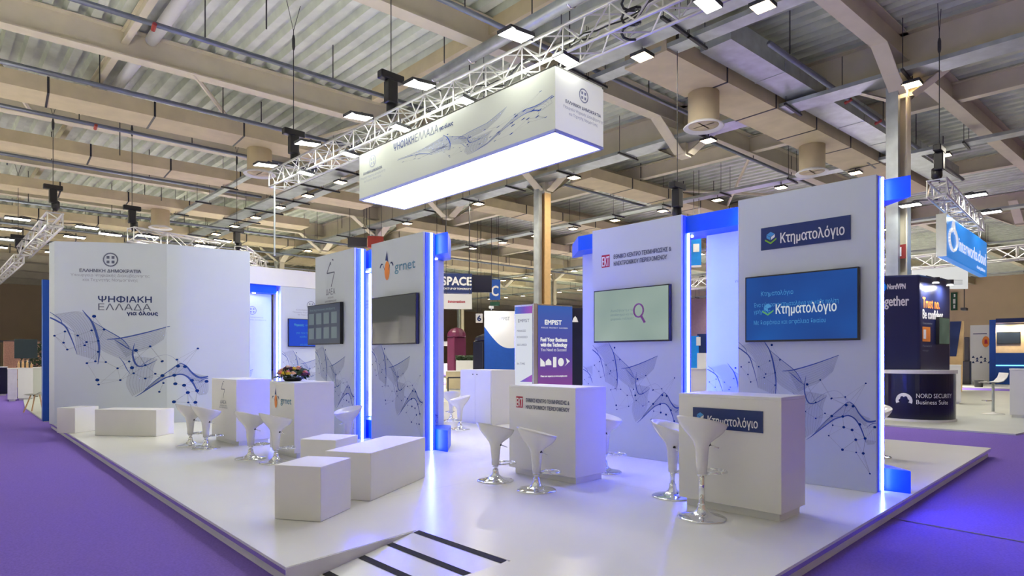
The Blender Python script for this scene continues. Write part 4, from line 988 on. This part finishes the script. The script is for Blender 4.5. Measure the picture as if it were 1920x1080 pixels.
B().box(0, wR * .36, -.07, -.0, 0, .66).obj('casing', M['black'], tvn, bevel=.005)
B().quad((.02, -.071, .02), (wR * .36 - .02, -.071, .02), (wR * .36 - .02, -.071, .64), (.02, -.071, .64)).obj('screen', screen2('green_page', (40, 58, 50), (70, 92, 80), (110, 130, 115), .8), tvn)
for k_, (u, dz) in enumerate(((.16, .0), (.62, .0))):
    pp = nb.location + (PRn @ Vector((wR * u, TH - .2, .22))); 
    t = thing('booth_spotlight', 'spotlight at the top of the navy booth, ' + ['corner side', 'outer side'][k_], 'spotlight', tuple(pp), math.atan2(uR_.y, uR_.x), 'spotlights on the navy booth')
    B().lathe([(.05, 0), (.08, .02), (.08, .12)], (0, 0, 0), 12).obj('lamp_head', M['dark'], t); B().lathe([(.07, -.012), (.06, -.004)], (0, 0, 0), 12).obj('lens', M['led_white'], t)
    B().tube((0, 0, .1), (0, .2, .18), .015, 6).obj('arm', M['dark'], t)
    area_light('lamp_light', (0, .03, -.04), .1, 18, (1, .98, .95), t, (.35, 0, 0))
cc = atd(1716, 790, 14.2); CR = (atd(1780, 760, 14.2) - atd(1652, 760, 14.2)).length / 2
rc = thing('round_counter', 'round dark navy counter with white mountain logo', 'counter', (cc.x, cc.y, ZF + .03))
view_a = math.atan2(-cc.y, -cc.x)
half = lambda r: [(r * math.cos(view_a + PI * (i / 30 - .5)), r * math.sin(view_a + PI * (i / 30 - .5))) for i in range(31)]
B().prism(half(CR), 0, .05).obj('base_rim', M['stoolw'], rc); B().prism(half(CR - .02), .05, 1.06).obj('counter_body', M['navyd'], rc); B().prism(half(CR + .01), 1.06, 1.14).obj('countertop', M['stoolw'], rc)
def oncyl(s, z, l=.006): a = view_a + s / CR; return Vector(((CR - .02 + l) * math.cos(a), (CR - .02 + l) * math.sin(a), z))
def cyl_text(sx, z, s, wd, ht):
    vs, fs = text_data(s); x0 = min(q.x for q in vs); x1 = max(q.x for q in vs); k_ = wd / (x1 - x0)
    return [oncyl(sx + (q.x - x0) * k_, z + (q.y - .36) * ht / .72) for q in vs], fs
for args in ((.02, .58, 'NORD SECURITY', .80, .10), (.02, .44, 'Business Suite', .68, .10)): B().add(*cyl_text(*args)).obj('lettering', M['txt_white'], rc)
b = B()
for i in range(14):
    a0, a1 = PI * 1.12 - PI * 1.24 * i / 14, PI * 1.12 - PI * 1.24 * (i + 1) / 14
    g = lambda a, r: oncyl(-.22 + r * math.cos(a), .46 + r * math.sin(a))
    ri = lambda a: .08 + .03 * abs(math.cos(a * 3))
    b.quad(g(a0, .17), g(a1, .17), g(a1, ri(a1)), g(a0, ri(a0)))
b.obj('mountain_logo', M['txt_white'], rc)
def facing(px0, px1, dp):
    """left end, heading and length of a front standing square to the sight line at its left end"""
    a = atd(px0, 600, dp); r0 = Vector((a.x, a.y, 0)).normalized(); d = Vector((r0.y, -r0.x, 0)); q = ray(px1, 600)
    L = (a.y * q[0] - a.x * q[1]) / (d.x * q[1] - d.y * q[0])
    return a, math.atan2(d.y, d.x), L
# ---- furniture of the stand beyond
def plain_counter(name, pxl, pxr, py, dp, zt, label, m, z0=ZF + .03, depth=.6, cat='counter', group='plain counters of other stands'):
    a, rz, L = facing(pxl, pxr, dp); d = Vector((math.cos(rz), math.sin(rz), 0))
    t = thing(name, label, cat, (a.x, a.y, z0), rz, group)
    B().box(.0, L, 0, depth, .06, zt - z0 - .03).obj('counter_body', m, t, bevel=.006); B().box(-.01, L + .01, -.01, depth + .01, zt - z0 - .03, zt - z0).obj('countertop', M['white'], t, bevel=.004); B().box(.04, L - .04, .04, depth - .04, 0, .06).obj('plinth', M['white'], t)
    return t, d.normalized(), L
plain_counter('counter', 1778, 1802, 757, 18.9, 1.1, 'white counter standing beside the navy booth', M['white'])
plain_counter('counter', 1893, 1990, 788, 14.6, 1.05, 'plain white counter cut by the picture edge', M['white'])
g = atz(1862, 776, ZF + .03)
t = thing('bar_stool', 'white shell bar stool between the two plain white counters', 'bar stool', tuple(g), 2.2, 'shell stools of other stands')
B().lathe([(.24, 0), (.24, .01), (.06, .03), (.03, .06)], (0, 0, 0), 24).obj('base', M['stoolw'], t, True); B().tube((0, 0, .03), (0, 0, .78), .03, 12).obj('column', M['galv'], t, True)
B().path([(.0, 0, .33), (.2, -.1, .33), (.24, 0, .33), (.2, .1, .33), (0, 0, .33)], .012, 6).obj('footrest', M['chrome'], t)
prof = [(-.24, 1.02), (-.2, .9), (-.12, .81), (0, .78), (.14, .79), (.25, .78)]
b = B()
for i in range(5):
    (x0, z0), (x1, z1) = prof[i], prof[i + 1]; b.quad((x0, -.2, z0 + .02), (x1, -.2, z1 + .02), (x1, .2, z1 + .02), (x0, .2, z0 + .02)); b.quad((x0, -.2, z0), (x0, .2, z0), (x1, .2, z1), (x1, -.2, z1))
b.obj('seat_shell', M['stoolw'], t, True)
g = f_(1835, 712); g = atd(1835, 711, 30)
single('waste_bin', B().lathe([(.16, 0), (.2, .34), (.21, .36)], (g.x, g.y, ZF), 18), M['dark'], 'small dark waste bin on the far pale floor', 'waste bin', smooth=True)
# far blue booth with wooden wall
a, rz, L = facing(1855, 1990, 34)
bb = thing('booth', 'far blue booth with cream back wall and cyan-lit counter', 'booth', (a.x, a.y, ZF + .03), rz)
z = lambda py: zq(py, 34) - ZF - .03
B().box(0, .28, -.1, 1.6, 0, z(600)).obj('side_wall', M['midblue'], bb); B().box(.28, L, -.1, 1.6, z(606), z(598)).obj('header', M['banner'], bb)
B().box(.28, L, .9, 1.0, 0, z(606)).obj('back_wall', M['cream'], bb)
B().box(.28, L, -.5, 0, 0, z(662)).obj('booth_counter', M['midblue'], bb); B().box(.28, L, -.53, -.5, z(686), z(684)).obj('light_strip', emis('cyan_strip', (.2, .75, 1), 2.2), bb)
for k_, px in enumerate((1873, 1915)):
    p = facing(1855, px, 34)[2]; s_ = B().lathe([(.16, .0), (.2, .06)], (p, .2, z(605)), 12).obj('booth_lamp', M['led_white'], bb)
    area_light('lamp_light', (p, .5, z(608)), .3, 60, (1, .9, .75), bb)
tt = thing('television', 'black television on the cream wall of the far blue booth', 'television', (0, 0, 0), rz, 'televisions of other stands')
x0 = facing(1855, 1869, 34)[2]; x1 = facing(1855, 1915, 34)[2]
tt.location = bb.location + Vector((math.cos(rz) * x0 - math.sin(rz) * .85, math.sin(rz) * x0 + math.cos(rz) * .85, z(644)))
B().box(0, x1 - x0, 0, .05, 0, z(622) - z(644)).obj('casing', M['black'], tt); B().quad((.03, -.002, .03), (x1 - x0 - .03, -.002, .03), (x1 - x0 - .03, -.002, z(622) - z(644) - .03), (.03, -.002, z(622) - z(644) - .03)).obj('screen', M['screen_off'], tt)
a, rz, L = facing(1819, 1856, 37)
rb = thing('roll_up_banner', 'white roll-up banner with orange figure and navy triangles', 'banner', (a.x, a.y, ZF + .03), rz)
z = lambda py: zq(py, 37) - ZF - .03
B().box(0, L, 0, .05, .08, z(610)).obj('banner_sheet', M['white'], rb); B().box(0, L, -.08, .12, 0, .08).obj('base', M['alu'], rb)
P = plane((0, -.002, 0), (1, 0, 0), (0, 0, 1)); b = B()
b.add([P @ Vector((L * .8 + .18 * math.cos(2 * PI * i / 16), z(641) + .33 * math.sin(2 * PI * i / 16), .003)) for i in range(16)], [tuple(range(16))]); b.cur = 1
b.quad(*[P @ Vector((L * u, z(v), .006)) for u, v in ((.72, 645), (.9, 645), (.85, 637), (.74, 637))]); b.cur = 2
for i in range(9):
    u, v = L * (.08 + (i % 5) * .2), z(681 - (i // 5) * 7 - (i % 2) * 3); b.add([P @ Vector((u, v, .003)), P @ Vector((u + .15, v, .003)), P @ Vector((u + .075, v + .14, .003))], [(0, 1, 2)])
b.quad(*[P @ Vector((L * u, z(v), .003)) for u, v in ((.15, 627), (.85, 627), (.85, 625.5), (.15, 625.5))])
b.obj('banner_print', [M['orange'], M['txt_red'], M['txt_navy']], rb)
a, rz, L = facing(1803, 1820, 33)
single('equipment_rack', B().box(a.x, a.x + .5, a.y - .35, a.y, ZF + .03, 1.15).box(a.x + .1, a.x + .4, a.y - .3, a.y - .1, 1.15, zq(632, 33)), M['dark'], 'dark equipment rack before the tan wall', 'rack', bevel=.02)
a, rz, L = facing(1781, 1803, 26)
nt_ = thing('booth_wall', 'slanted navy wall piece showing beyond the navy booth', 'wall panel', (a.x, a.y, ZF + .03), rz)
z = lambda py: zq(py, 26) - ZF - .03
pts = [(0, z(668)), (L * .55, z(668)), (L, z(603)), (0, z(603))]
b = B(); b.add([(x, 0, y) for x, y in pts] + [(x, .12, y) for x, y in pts], [(0, 1, 2, 3), (7, 6, 5, 4), (0, 4, 5, 1), (1, 5, 6, 2), (2, 6, 7, 3), (3, 7, 4, 0)]); b.obj('slanted_panel', M['banner'], nt_)
pts = [(0, 0), (L * 1.05, 0), (L * 1.2, z(603)), (L * 1.0, z(603)), (L * .55, z(668)), (0, z(668))]
b = B(); b.add([(x, .02, y) for x, y in pts] + [(x, .12, y) for x, y in pts], [(0, 1, 2, 3, 4, 5), (11, 10, 9, 8, 7, 6)] + [(i, (i + 1) % 6, 6 + (i + 1) % 6, 6 + i)[::-1] for i in range(6)]); b.obj('cream_panel', M['cream'], nt_)
ex = thing('exit_sign', 'green safety sign with white symbols high on the tan wall', 'safety sign', (74.9, 0, 0), 0)
e0 = atx(1783, 582, 74.9); e1 = atx(1795, 548, 74.9); ex.location = (74.9, e0.y, e0.z); W_, H_ = e0.y - e1.y, e1.z - e0.z
B().box(-.1, .09, -W_, 0, 0, H_).obj('sign_plate', M['green'], ex); b = B()
for u, v, r in ((.55, .2, .1), (.55, .5, .13), (.6, .82, .09)): b.box(-.11, -.10, -W_ * (u + r * 1.4), -W_ * (u - r * 1.4), H_ * (v - r), H_ * (v + r))
b.obj('sign_symbols', M['txt_white'], ex)
pz = atd(1808, 582, 30); t = thing('pendant_fitting', 'small dark fitting on a long cable before the tan wall', 'pendant', tuple(pz)); B().box(-.3, .3, -.1, .1, 0, .12).obj('fitting_body', M['dark'], t); B().tube((0, 0, .1), (0, 0, 9.3 - pz.z), .02, 5).obj('cable', M['dark'], t)

# ---- purple totem (lit three-face column sign)
kc = atd(1003, 640, 17); zt = zq(570, 17) - ZF - .03
tm = thing('totem', 'tall totem with white face and blue-to-magenta face', 'totem', (kc.x, kc.y, ZF + .03))
k_l = atd(965, 640, 17.4); k_r = atd(1073, 640, 17.6)
lv = Vector((k_l.x - kc.x, k_l.y - kc.y, 0)); rv = Vector((k_r.x - kc.x, k_r.y - kc.y, 0))
n_l, n_r = lv.normalized(), rv.normalized()
B().prism([(n_l.x * .08, n_l.y * .08), (n_l.x * .08 + n_r.x * .0, n_l.y * .08 - .04), (n_r.x * .08, n_r.y * .08), (.2, .2)], 0, zt + .02).obj('corner_post', M['alu'], tm)
B().prism([(n_l.x * .09, n_l.y * .09), (lv.x, lv.y), (lv.x + rv.x, lv.y + rv.y), (rv.x, rv.y), (n_r.x * .09, n_r.y * .09), (.12, .12)], 0, zt).obj('totem_core', M['alu'], tm)
PLf = plane((lv.x, lv.y, 0), -lv, (0, 0, 1)); WL = lv.length - .09
PRf = plane((n_r.x * .09, n_r.y * .09, 0), rv, (0, 0, 1)); WR = rv.length - .09
def grad(name, c0, c1, c2, ax, sc_, strength):
    m = emis(name, (1, 1, 1), strength, base=(.05, .05, .05, 1)); nt = m.node_tree; p = nt.nodes['Principled BSDF']
    tc = nt.nodes.new('ShaderNodeTexCoord'); sp = nt.nodes.new('ShaderNodeSeparateXYZ'); mt = nt.nodes.new('ShaderNodeMath'); mt.operation = 'MULTIPLY'; mt.inputs[1].default_value = sc_
    rp = nt.nodes.new('ShaderNodeValToRGB'); el = rp.color_ramp.elements; el[0].color = srgb(*c0); el[1].color = srgb(*c2); e = el.new(.5); e.color = srgb(*c1)
    nt.links.new(tc.outputs['Generated'], sp.inputs[0]); nt.links.new(sp.outputs[ax], mt.inputs[0]); nt.links.new(mt.outputs[0], rp.inputs[0]); nt.links.new(rp.outputs[0], p.inputs['Emission Color']); return m
zz = lambda py: zq(py, 17.2) - ZF - .03
b = B(); b.quad(PLf @ Vector((.02, .05, .004)), PLf @ Vector((WL, .05, .004)), PLf @ Vector((WL, zt - .25, .004)), PLf @ Vector((.02, zt - .25, .004))); b.obj('white_face', emis('lit_white_print', (.86, .9, .9), .82), tm)
b = B(); b.quad(PLf @ Vector((.02, zt - .25, .004)), PLf @ Vector((WL, zt - .25, .004)), PLf @ Vector((WL, zt - .05, .004)), PLf @ Vector((.02, zt - .05, .004))); b.add([PLf @ Vector((WL * .3, zz(716), .006)), PLf @ Vector((WL, zz(716), .006)), PLf @ Vector((WL, zz(702), .006))], [(0, 1, 2)]); b.obj('colour_band', grad('band_gradient', (10, 110, 215), (110, 70, 200), (180, 70, 190), 0, 1.0, .75), tm)
b = B(); b.quad(PRf @ Vector((0.01, .05, .004)), PRf @ Vector((WR, .05, .004)), PRf @ Vector((WR, zt - .03, .004)), PRf @ Vector((.01, zt - .03, .004))); b.obj('gradient_face', grad('totem_gradient', (150, 40, 130), (78, 58, 158), (0, 84, 178), 2, 1.0, .95), tm)
em_tx = emis('lit_white_text', (1, 1, 1), .85)
lettering(tm, PRf, [('EMPIST', WR * .2, zz(604), WR * .48, .13, 'L', .008), ('FOCUS  PROTECT  SUCCEED', WR * .1, zz(614.5), WR * .76, .04, 'L'), ('Fuel Your Business', WR * .08, zz(636.5), WR * .76, .11, 'L', .008), ('with the Technology', WR * .08, zz(646), WR * .76, .11, 'L', .008), ('You Need to Succeed', WR * .08, zz(655.5), WR * .74, .09, 'L'), ('Meet our experts at www.empist.com', WR * .08, zz(705), WR * .76, .05, 'L', .003)], em_tx, lift=.008)
b = B()
for i, pts in enumerate(([(-.3, -.5), (.5, -.5), (.4, .0), (-.3, .5)], [(-.5, -.35), (.5, -.35), (.45, .1), (0, .42), (-.45, .1)], [(-.28, -.6), (.28, -.6), (.28, .6), (-.28, .6)], [(.5 * math.cos(a), .5 * math.sin(a)) for a in [2 * PI * j / 12 for j in range(12)]], [(-.45, -.5), (.0, -.1), (-.2, .5), (.5, .1)])):
    b.add([PRf @ Vector((WR * (.12 + i * .18) + x * .2, zz(679) + y * .24, .008)) for x, y in pts], [tuple(range(len(pts)))])
b.obj('icons', em_tx, tm)
lettering(tm, PLf, [('EMPIST', WL * .2, zz(601), WL * .65, .09, 'L'), ('MANAGED', WL * .15, zz(620), WL * .5, .06, 'L'), ('POWERED', WL * .15, zz(632), WL * .6, .06, 'L'), ('SECURED', WL * .15, zz(646.5), WL * .55, .06, 'L'), ('IN TIME', WL * .15, zz(682), WL * .45, .06, 'L')], M['txt_grey'], lift=.008)
# white chairs by the totem
for k_, (px, dp, rz, lb) in enumerate(((1078, 15.5, 2.4, 'white shell chair back before the purple totem'), (1086, 16.2, 1.9, 'white shell chair beside the rear blue wall, next to another'))):
    g = atd(px, 720, dp); t = thing('shell_chair', lb, 'chair', (g.x, g.y, ZF + .03), rz, 'white shell chairs round about')
    prof = [(-.26, .98), (-.23, .75), (-.17, .55), (-.05, .46), (.1, .45), (.22, .47)]; b = B()
    for i in range(5):
        (x0, z0), (x1, z1) = prof[i], prof[i + 1]; b.quad((x0, -.22, z0 + .015), (x1, -.22, z1 + .015), (x1, .22, z1 + .015), (x0, .22, z0 + .015)); b.quad((x0, -.22, z0), (x0, .22, z0), (x1, .22, z1), (x1, -.22, z1))
    b.obj('seat_shell', M['stoolw'], t, True)
    for sx in (-1, 1):
        for sy in (-1, 1): B().tube((sx * .1, sy * .1, .46), (sx * .22, sy * .2, 0), .015, 8).obj('leg', M['wood'], t)
# blue and white curved-print wall
a, rz, L = facing(908, 990, 22); ew = thing('print_wall', 'white booth wall with sweeping blue wave print', 'booth wall', (a.x, a.y, ZF + .03), rz)
z = lambda py: zq(py, 22) - ZF - .03
B().box(0, L, 0, .15, 0, z(583)).obj('wall_body', M['white'], ew); P = plane((0, -.002, 0), (1, 0, 0), (0, 0, 1))
cv = resample([(0, z(612)), (L * .18, z(632)), (L * .38, z(648)), (L * .6, z(653)), (L, z(648))], 24)
b = B()
for i in range(23): b.quad(P @ Vector((cv[i].x, .02, .003)), P @ Vector((cv[i + 1].x, .02, .003)), P @ Vector((cv[i + 1].x, cv[i + 1].y, .003)), P @ Vector((cv[i].x, cv[i].y, .003)))
b.obj('wave_field', M['midblue'], ew); lettering(ew, P, [('EMPIST', L * .34, z(597), L * .24, .13, 'L', .003)], M['txt_soft'])
t = thing('booth_spotlight', 'bright spotlight over the white and blue print wall', 'spotlight', tuple(ew.location + Vector((math.cos(rz) * .25 + math.sin(rz) * .45, math.sin(rz) * .25 - math.cos(rz) * .45, z(581)))), rz); B().lathe([(.06, 0), (.09, .02), (.09, .1)], (0, 0, 0), 12).obj('lamp_head', M['white'], t); B().tube((0, 0, .06), (0, .5, -.05), .015, 6).obj('arm', M['dark'], t)
area_light('lamp_light', (0, .05, -.02), .3, 14, (1, .98, .95), t, (.5, 0, 0))
# dark booth beyond the totem
a, rz, L = facing(1060, 1102, 20); db = thing('booth_wall', 'black booth wall with small white lettering behind the totem', 'booth wall', (a.x, a.y, ZF + .03), rz)
z = lambda py: zq(py, 20) - ZF - .03
B().box(0, L, 0, .2, 0, z(578)).obj('wall_body', M['navyd'], db); P = plane((0, -.002, 0), (1, 0, 0), (0, 0, 1)); b = B()
b.add([P @ Vector((L * .3 + x, z(604) + y, .003)) for x, y in ((0, 0), (.2, 0), (.16, .12), (.1, .2), (.04, .12))], [(0, 1, 2, 3, 4)])
for v in (637, 643, 650): b.quad(*[P @ Vector((L * u, z(w_), .003)) for u, w_ in ((.82, v + .8), (.95, v + .8), (.95, v - .8), (.82, v - .8))])
b.obj('white_marks', M['txt_white'], db)
# ---- hanging banners near the flame-logo panel
def hung_box(px0, px1, py0, py1, dp, th, label, m, drop=None):
    a, rz, L = facing(px0, px1, dp); z0 = zq(py1, dp); z1 = zq(py0, dp)
    t = thing('hanging_banner', label, 'hanging sign', (a.x, a.y, z0), rz, 'hanging signs of other stands')
    B().box(0, L, 0, th, 0, z1 - z0).obj('sign_box', m, t)
    for xx in (.1, L - .1): B().tube((xx, th / 2, z1 - z0), (xx, th / 2, (drop or 9.27) - z0), .012, 5).obj('hanger', M['dark'], t)
    return t, plane((0, -.002, 0), (1, 0, 0), (0, 0, 1)), L, z1 - z0
t, P, L, H_ = hung_box(815, 885, 512, 549, 28, 1.2, 'navy hanging sign with large white SPACE lettering', M['banner'])
lettering(t, P, [('SPACE', L * .20, H_ * .62, L * .78, H_ * .42, 'L', .02), ('START UP OF TOMORROW', L * .2, H_ * .22, L * .78, H_ * .1, 'L', .004)], M['txt_white'], lift=.01)
a, rz, L = facing(885, 922, 28.5); single('banner_return', B().prism([(a.x, a.y), (a.x + math.cos(rz) * L, a.y + math.sin(rz) * L), (a.x + math.cos(rz) * L + .1, a.y + math.sin(rz) * L + .1), (a.x + .1, a.y + .1)], zq(548, 28.5), zq(516, 28.5)), M['navyd'], 'dark blank side of the navy hanging sign', 'hanging sign', 'hanging signs of other stands')
t, P, L, H_ = hung_box(832, 885, 551, 579, 26, .15, 'white hanging sign with small red lettering', M['white']); lettering(t, P, [('innovation', L * .15, H_ * .5, L * .6, H_ * .18, 'L', .006)], M['txt_red'], lift=.01)
t, P, L, H_ = hung_box(918, 938, 524, 562, 33, .1, 'blue hanging hall letter sign with white C', M['midblue']); lettering(t, P, [('C', L * .5, H_ * .45, L * .62, H_ * .5, 'C', .02)], M['txt_white'], lift=.01)
t, P, L, H_ = hung_box(919, 937, 566, 573, 33, .1, 'green lit exit sign below the hall letter sign', M['green'], zq(562, 33))
t, P, L, H_ = hung_box(689, 719, 442, 463, 30, .3, 'dark red hanging box above the flame-logo panel edge', M['red'])
t, P, L, H_ = hung_box(652, 688, 444, 461, 30.5, .4, 'dark grey hanging box beside the red one above the panels', M['dark'])
t, P, L, H_ = hung_box(892, 905, 588, 605, 34, .1, 'small white hanging sign with dark figure', M['white']); lettering(t, P, [('6', L * .5, H_ * .5, L * .5, H_ * .6, 'C', .02)], M['txt_navy'], lift=.01)
t, P, L, H_ = hung_box(1296, 1315, 442, 498, 26, .2, 'bright blue hanging banner with white badge seen between the tall panels', M['sky']); b = B(); b.box(L * .2, L * .8, -.01, -.002, H_ * .45, H_ * .72); b.obj('white_badge', M['txt_white'], t); B().box(0, L, -.02, .22, -.06, 0).obj('bottom_rail', M['white'], t)
# hedge planter, purple pod arch, dark pod
a, rz, L = facing(855, 888, 30); pl_ = thing('planter', 'white planter box with clipped green hedge', 'planter', (a.x, a.y, ZF), rz)
z = lambda py: zq(py, 30) - ZF
B().box(0, L, 0, .5, 0, z(676)).obj('planter_box', M['white'], pl_, bevel=.01); b = B(); rr = random.Random(8)
for i in range(500):
    c = Vector((rr.uniform(0, L), rr.uniform(.05, .45), rr.uniform(z(676), z(667)))); d = Vector((rr.uniform(-1, 1), rr.uniform(-1, 1), rr.uniform(-1, 1))).normalized() * .07; s_ = d.orthogonal().normalized() * .03; b.quad(c - d, c + s_, c + d, c - s_)
b.obj('hedge', M['leaf'], pl_)
single('pod_arch', (lambda a, rz, L: B().box(a.x, a.x + .8, a.y - .6, a.y, ZF, zq(632, 32)).lathe([(.5, 0), (.46, .25), (.3, .42), (.05, .5)], (a.x + .4, a.y - .3, zq(632, 32)), 16))(*facing(838, 851, 32)), mat('maroon_pod', srgb(92, 22, 60), .4), 'tall maroon pod with rounded top past the flame-logo panel', 'pod', bevel=.05)
single('pod_arch', (lambda a, rz, L: B().box(a.x, a.x + .9, a.y - .7, a.y, ZF, zq(640, 27)).lathe([(.5, 0), (.44, .2), (.05, .35)], (a.x + .45, a.y - .35, zq(640, 27)), 16))(*facing(886, 906, 27)), M['navyd'], 'dark glossy pod beside the white and blue print wall', 'pod', bevel=.05)
plain_counter('counter', 836, 866, 712, 27, .75, 'low beige counter past the flame-logo panel', M['duct'])
single('railing', (lambda a, rz, L: B().tube((a.x, a.y, .55), (a.x + 2.2 * math.cos(rz), a.y + 2.2 * math.sin(rz), .55), .03, 6).tube((a.x, a.y, ZF), (a.x, a.y, .55), .03, 6).tube((a.x + 2.2 * math.cos(rz), a.y + 2.2 * math.sin(rz), ZF), (a.x + 2.2 * math.cos(rz), a.y + 2.2 * math.sin(rz), .55), .03, 6))(*facing(840, 866, 24)), M['dark'], 'low dark railing past the flame-logo panel', 'railing')
# seen between the crimson-logo and navy-banner panels
a, rz, L = facing(1296, 1328, 20); gb = thing('booth', 'sky-blue booth with white card seen between the tall panels', 'booth', (a.x, a.y, ZF + .03), rz)
z = lambda py: zq(py, 20) - ZF - .03
B().box(0, L * .45, 0, .2, z(690), z(630)).obj('blue_wall', M['sky'], gb); B().box(L * .35, L, .05, .2, z(690), z(626)).obj('dark_wall', M['banner'], gb); B().box(L * .35, L * .95, -.05, .0, z(690), z(662)).obj('white_card', M['white'], gb); B().box(L * .3, L * .55, -.03, .03, z(648), z(632)).obj('small_card', M['white'], gb)
B().box(-.3, L + .3, -.4, .4, z(692), z(690)).obj('shelf', M['white'], gb); B().box(-.3, L + .3, -.35, .4, 0, z(692)).obj('booth_counter', M['white'], gb)
a, rz, L = facing(1296, 1330, 38); single('booth_wall', B().prism([(a.x, a.y), (a.x + 3 * math.cos(rz), a.y + 3 * math.sin(rz)), (a.x + 3, a.y + 1), (a.x, a.y + 1)], ZF, zq(560, 38)), mat('mauve_wall', srgb(120, 100, 112), .7), 'mauve booth wall far between the tall panels', 'booth wall')

# ---- left of the emblem wall: aisle furniture
g = atz(52, 746, ZF); dp = 22.5
ms = thing('monitor_stand', 'black monitor on a tall grey floor stand in the aisle', 'monitor stand', (g.x, g.y, ZF), math.atan2(-g.y, -g.x) + PI / 2)
B().tube((0, 0, .1), (0, 0, 1.35), .035, 10).obj('pole', M['galv'], ms, True)
for k_ in range(3): B().tube((0, 0, .14), (.38 * math.cos(k_ * 2.1 + .4), .38 * math.sin(k_ * 2.1 + .4), .02), .03, 8).obj('foot', M['black'], ms)
k = g.dot(Vector((fw[0], fw[1], 0))); W_ = 34 * k / FPX; zb, zt = zq(672, k) - ZF, zq(636, k) - ZF
B().box(-W_ / 2 - .05, W_ / 2 - .05, -.1, -.0, zb, zt).obj('monitor', mat('dark_teal_monitor', srgb(30, 44, 48), .35), ms, bevel=.01)
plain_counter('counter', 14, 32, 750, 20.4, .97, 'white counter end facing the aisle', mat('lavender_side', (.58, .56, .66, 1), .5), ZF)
plain_counter('counter', 33, 62, 748, 20.9, .98, 'long white counter behind the monitor stand', M['white'], ZF)
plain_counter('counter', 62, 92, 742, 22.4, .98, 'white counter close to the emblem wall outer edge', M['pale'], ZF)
plain_counter('counter', -14, 14, 741, 23.5, .98, 'dark-fronted counter at the aisle edge', M['navyd'], ZF)
g = atz(70, 772, ZF + .03); t = thing('shell_chair', 'white shell chair with wooden legs beside the aisle', 'chair', (g.x, g.y, ZF + .03), 2.6, 'white shell chairs round about')
prof = [(-.26, .86), (-.23, .7), (-.17, .52), (-.05, .45), (.1, .44), (.22, .46)]; b = B()
for i in range(5):
    (x0, z0), (x1, z1) = prof[i], prof[i + 1]; b.quad((x0, -.22, z0 + .015), (x1, -.22, z1 + .015), (x1, .22, z1 + .015), (x0, .22, z0 + .015)); b.quad((x0, -.22, z0), (x0, .22, z0), (x1, .22, z1), (x1, -.22, z1))
b.obj('seat_shell', M['stoolw'], t, True)
for sx in (-1, 1):
    for sy in (-1, 1): B().tube((sx * .1, sy * .1, .45), (sx * .22, sy * .2, 0), .016, 8).obj('leg', M['wood'], t)
a, rz, L = facing(6, 26, 30); single('slatted_screen', B().box(a.x, a.x + 1.4, a.y - .2, a.y, ZF, zq(640, 30)), mat('rosy_wood', srgb(170, 128, 110), .6, vary=.2, scale=20), 'rosy wooden screen far down the aisle', 'screen')
single('dark_frame', B().box(a.x - .2, a.x + 2.4, a.y + .2, a.y + .35, zq(642, 30), zq(638, 30)).box(a.x - .2, a.x - .1, a.y + .2, a.y + .35, ZF, zq(640, 30)).box(a.x + 2.3, a.x + 2.4, a.y + .2, a.y + .35, ZF, zq(640, 30)), M['dark'], 'dark goal-shaped frame over the rosy wooden screen', 'frame')
rr = random.Random(5)
for i in range(7):
    p = atd(35 + i * 4, 690, 21.15 + (i % 2) * .15); hgt_ = rr.uniform(.16, .3)
    single('bottle', B().lathe([(.035, 0), (.035, hgt_ * .6), (.014, hgt_ * .8), (.014, hgt_)], (p.x, p.y, .98), 10), M['dark'] if i % 2 else M['wood'], '%s small bottle along the aisle counters, from the frame side' % ORD[i], 'bottle', 'bottles on the aisle counters')
g = atd(72, 655, 27); pt = thing('potted_plant', 'dark leafy plant standing past the aisle counters', 'plant', (g.x, g.y, ZF)); B().lathe([(.2, 0), (.26, .45), (.24, .45)], (0, 0, 0), 16).obj('pot', M['dark'], pt); b = B()
for i in range(300):
    c = Vector((rr.gauss(0, .28), rr.gauss(0, .28), rr.uniform(.5, 2.1))); d = Vector((rr.uniform(-1, 1), rr.uniform(-1, 1), rr.uniform(-.5, 1))).normalized() * .14; s_ = d.orthogonal().normalized() * .04; b.quad(c - d, c + s_, c + d, c - s_)
b.obj('foliage', M['leaf'], pt); B().tube((0, 0, .4), (0, 0, 1.6), .02, 6).obj('stem', M['wood'], pt)
# more stands far down the hall, below the roof line
nbs = thing('booth', 'white booth of the neighbouring stands across the aisle', 'booth', (-7.6, 17, ZF + .03), 0, 'far booths')  # out of view; added to give the dark screen a bright reflection
B().box(-.2, 0, 0, 19, 0, 3.3).obj('back_wall', M['white'], nbs)
for y in (0, 6, 12, 18.8): B().box(0, 2.2, y, y + .2, 0, 3.3).obj('side_wall', M['white'], nbs)
far = [(5.5, 46, 4, 2.6, 'white', 'low white booth far down the aisle'), (12, 50, 5, 3.0, 'duct', 'beige booth wall near the end wall'), (22, 48, 5, 2.8, 'white', 'white booth far behind the flame-logo panel'), (30, 44, 4, 2.9, 'navyd', 'dark booth far behind the totem'), (40, 40, 5, 3.0, 'midblue', 'mid-blue booth far in the corner of the hall'), (44, 26, 4, 2.7, 'white', 'white booth far along the tan wall'), (45, 17, 4, 2.9, 'duct', 'beige booth far along the tan wall')]
for x, y, wd, h, m, lb in far:
    t = thing('booth', lb, 'booth', (x, y, ZF), 0, 'far booths'); B().box(0, wd, 0, .2, 0, h).obj('back_wall', M[m], t); B().box(0, .2, -2, 0, 0, h).obj('side_wall', M[m], t); B().box(.2, wd, -2.0, -1.9, h - .4, h).obj('header', M['white'], t); B().box(.6, wd - .4, -1.9, -1.4, 0, 1.0).obj('booth_counter', M['white'], t)
    area_light('booth_light', (wd / 2, -1.0, h + .5), 1.2, 60, (1, .93, .82), t)
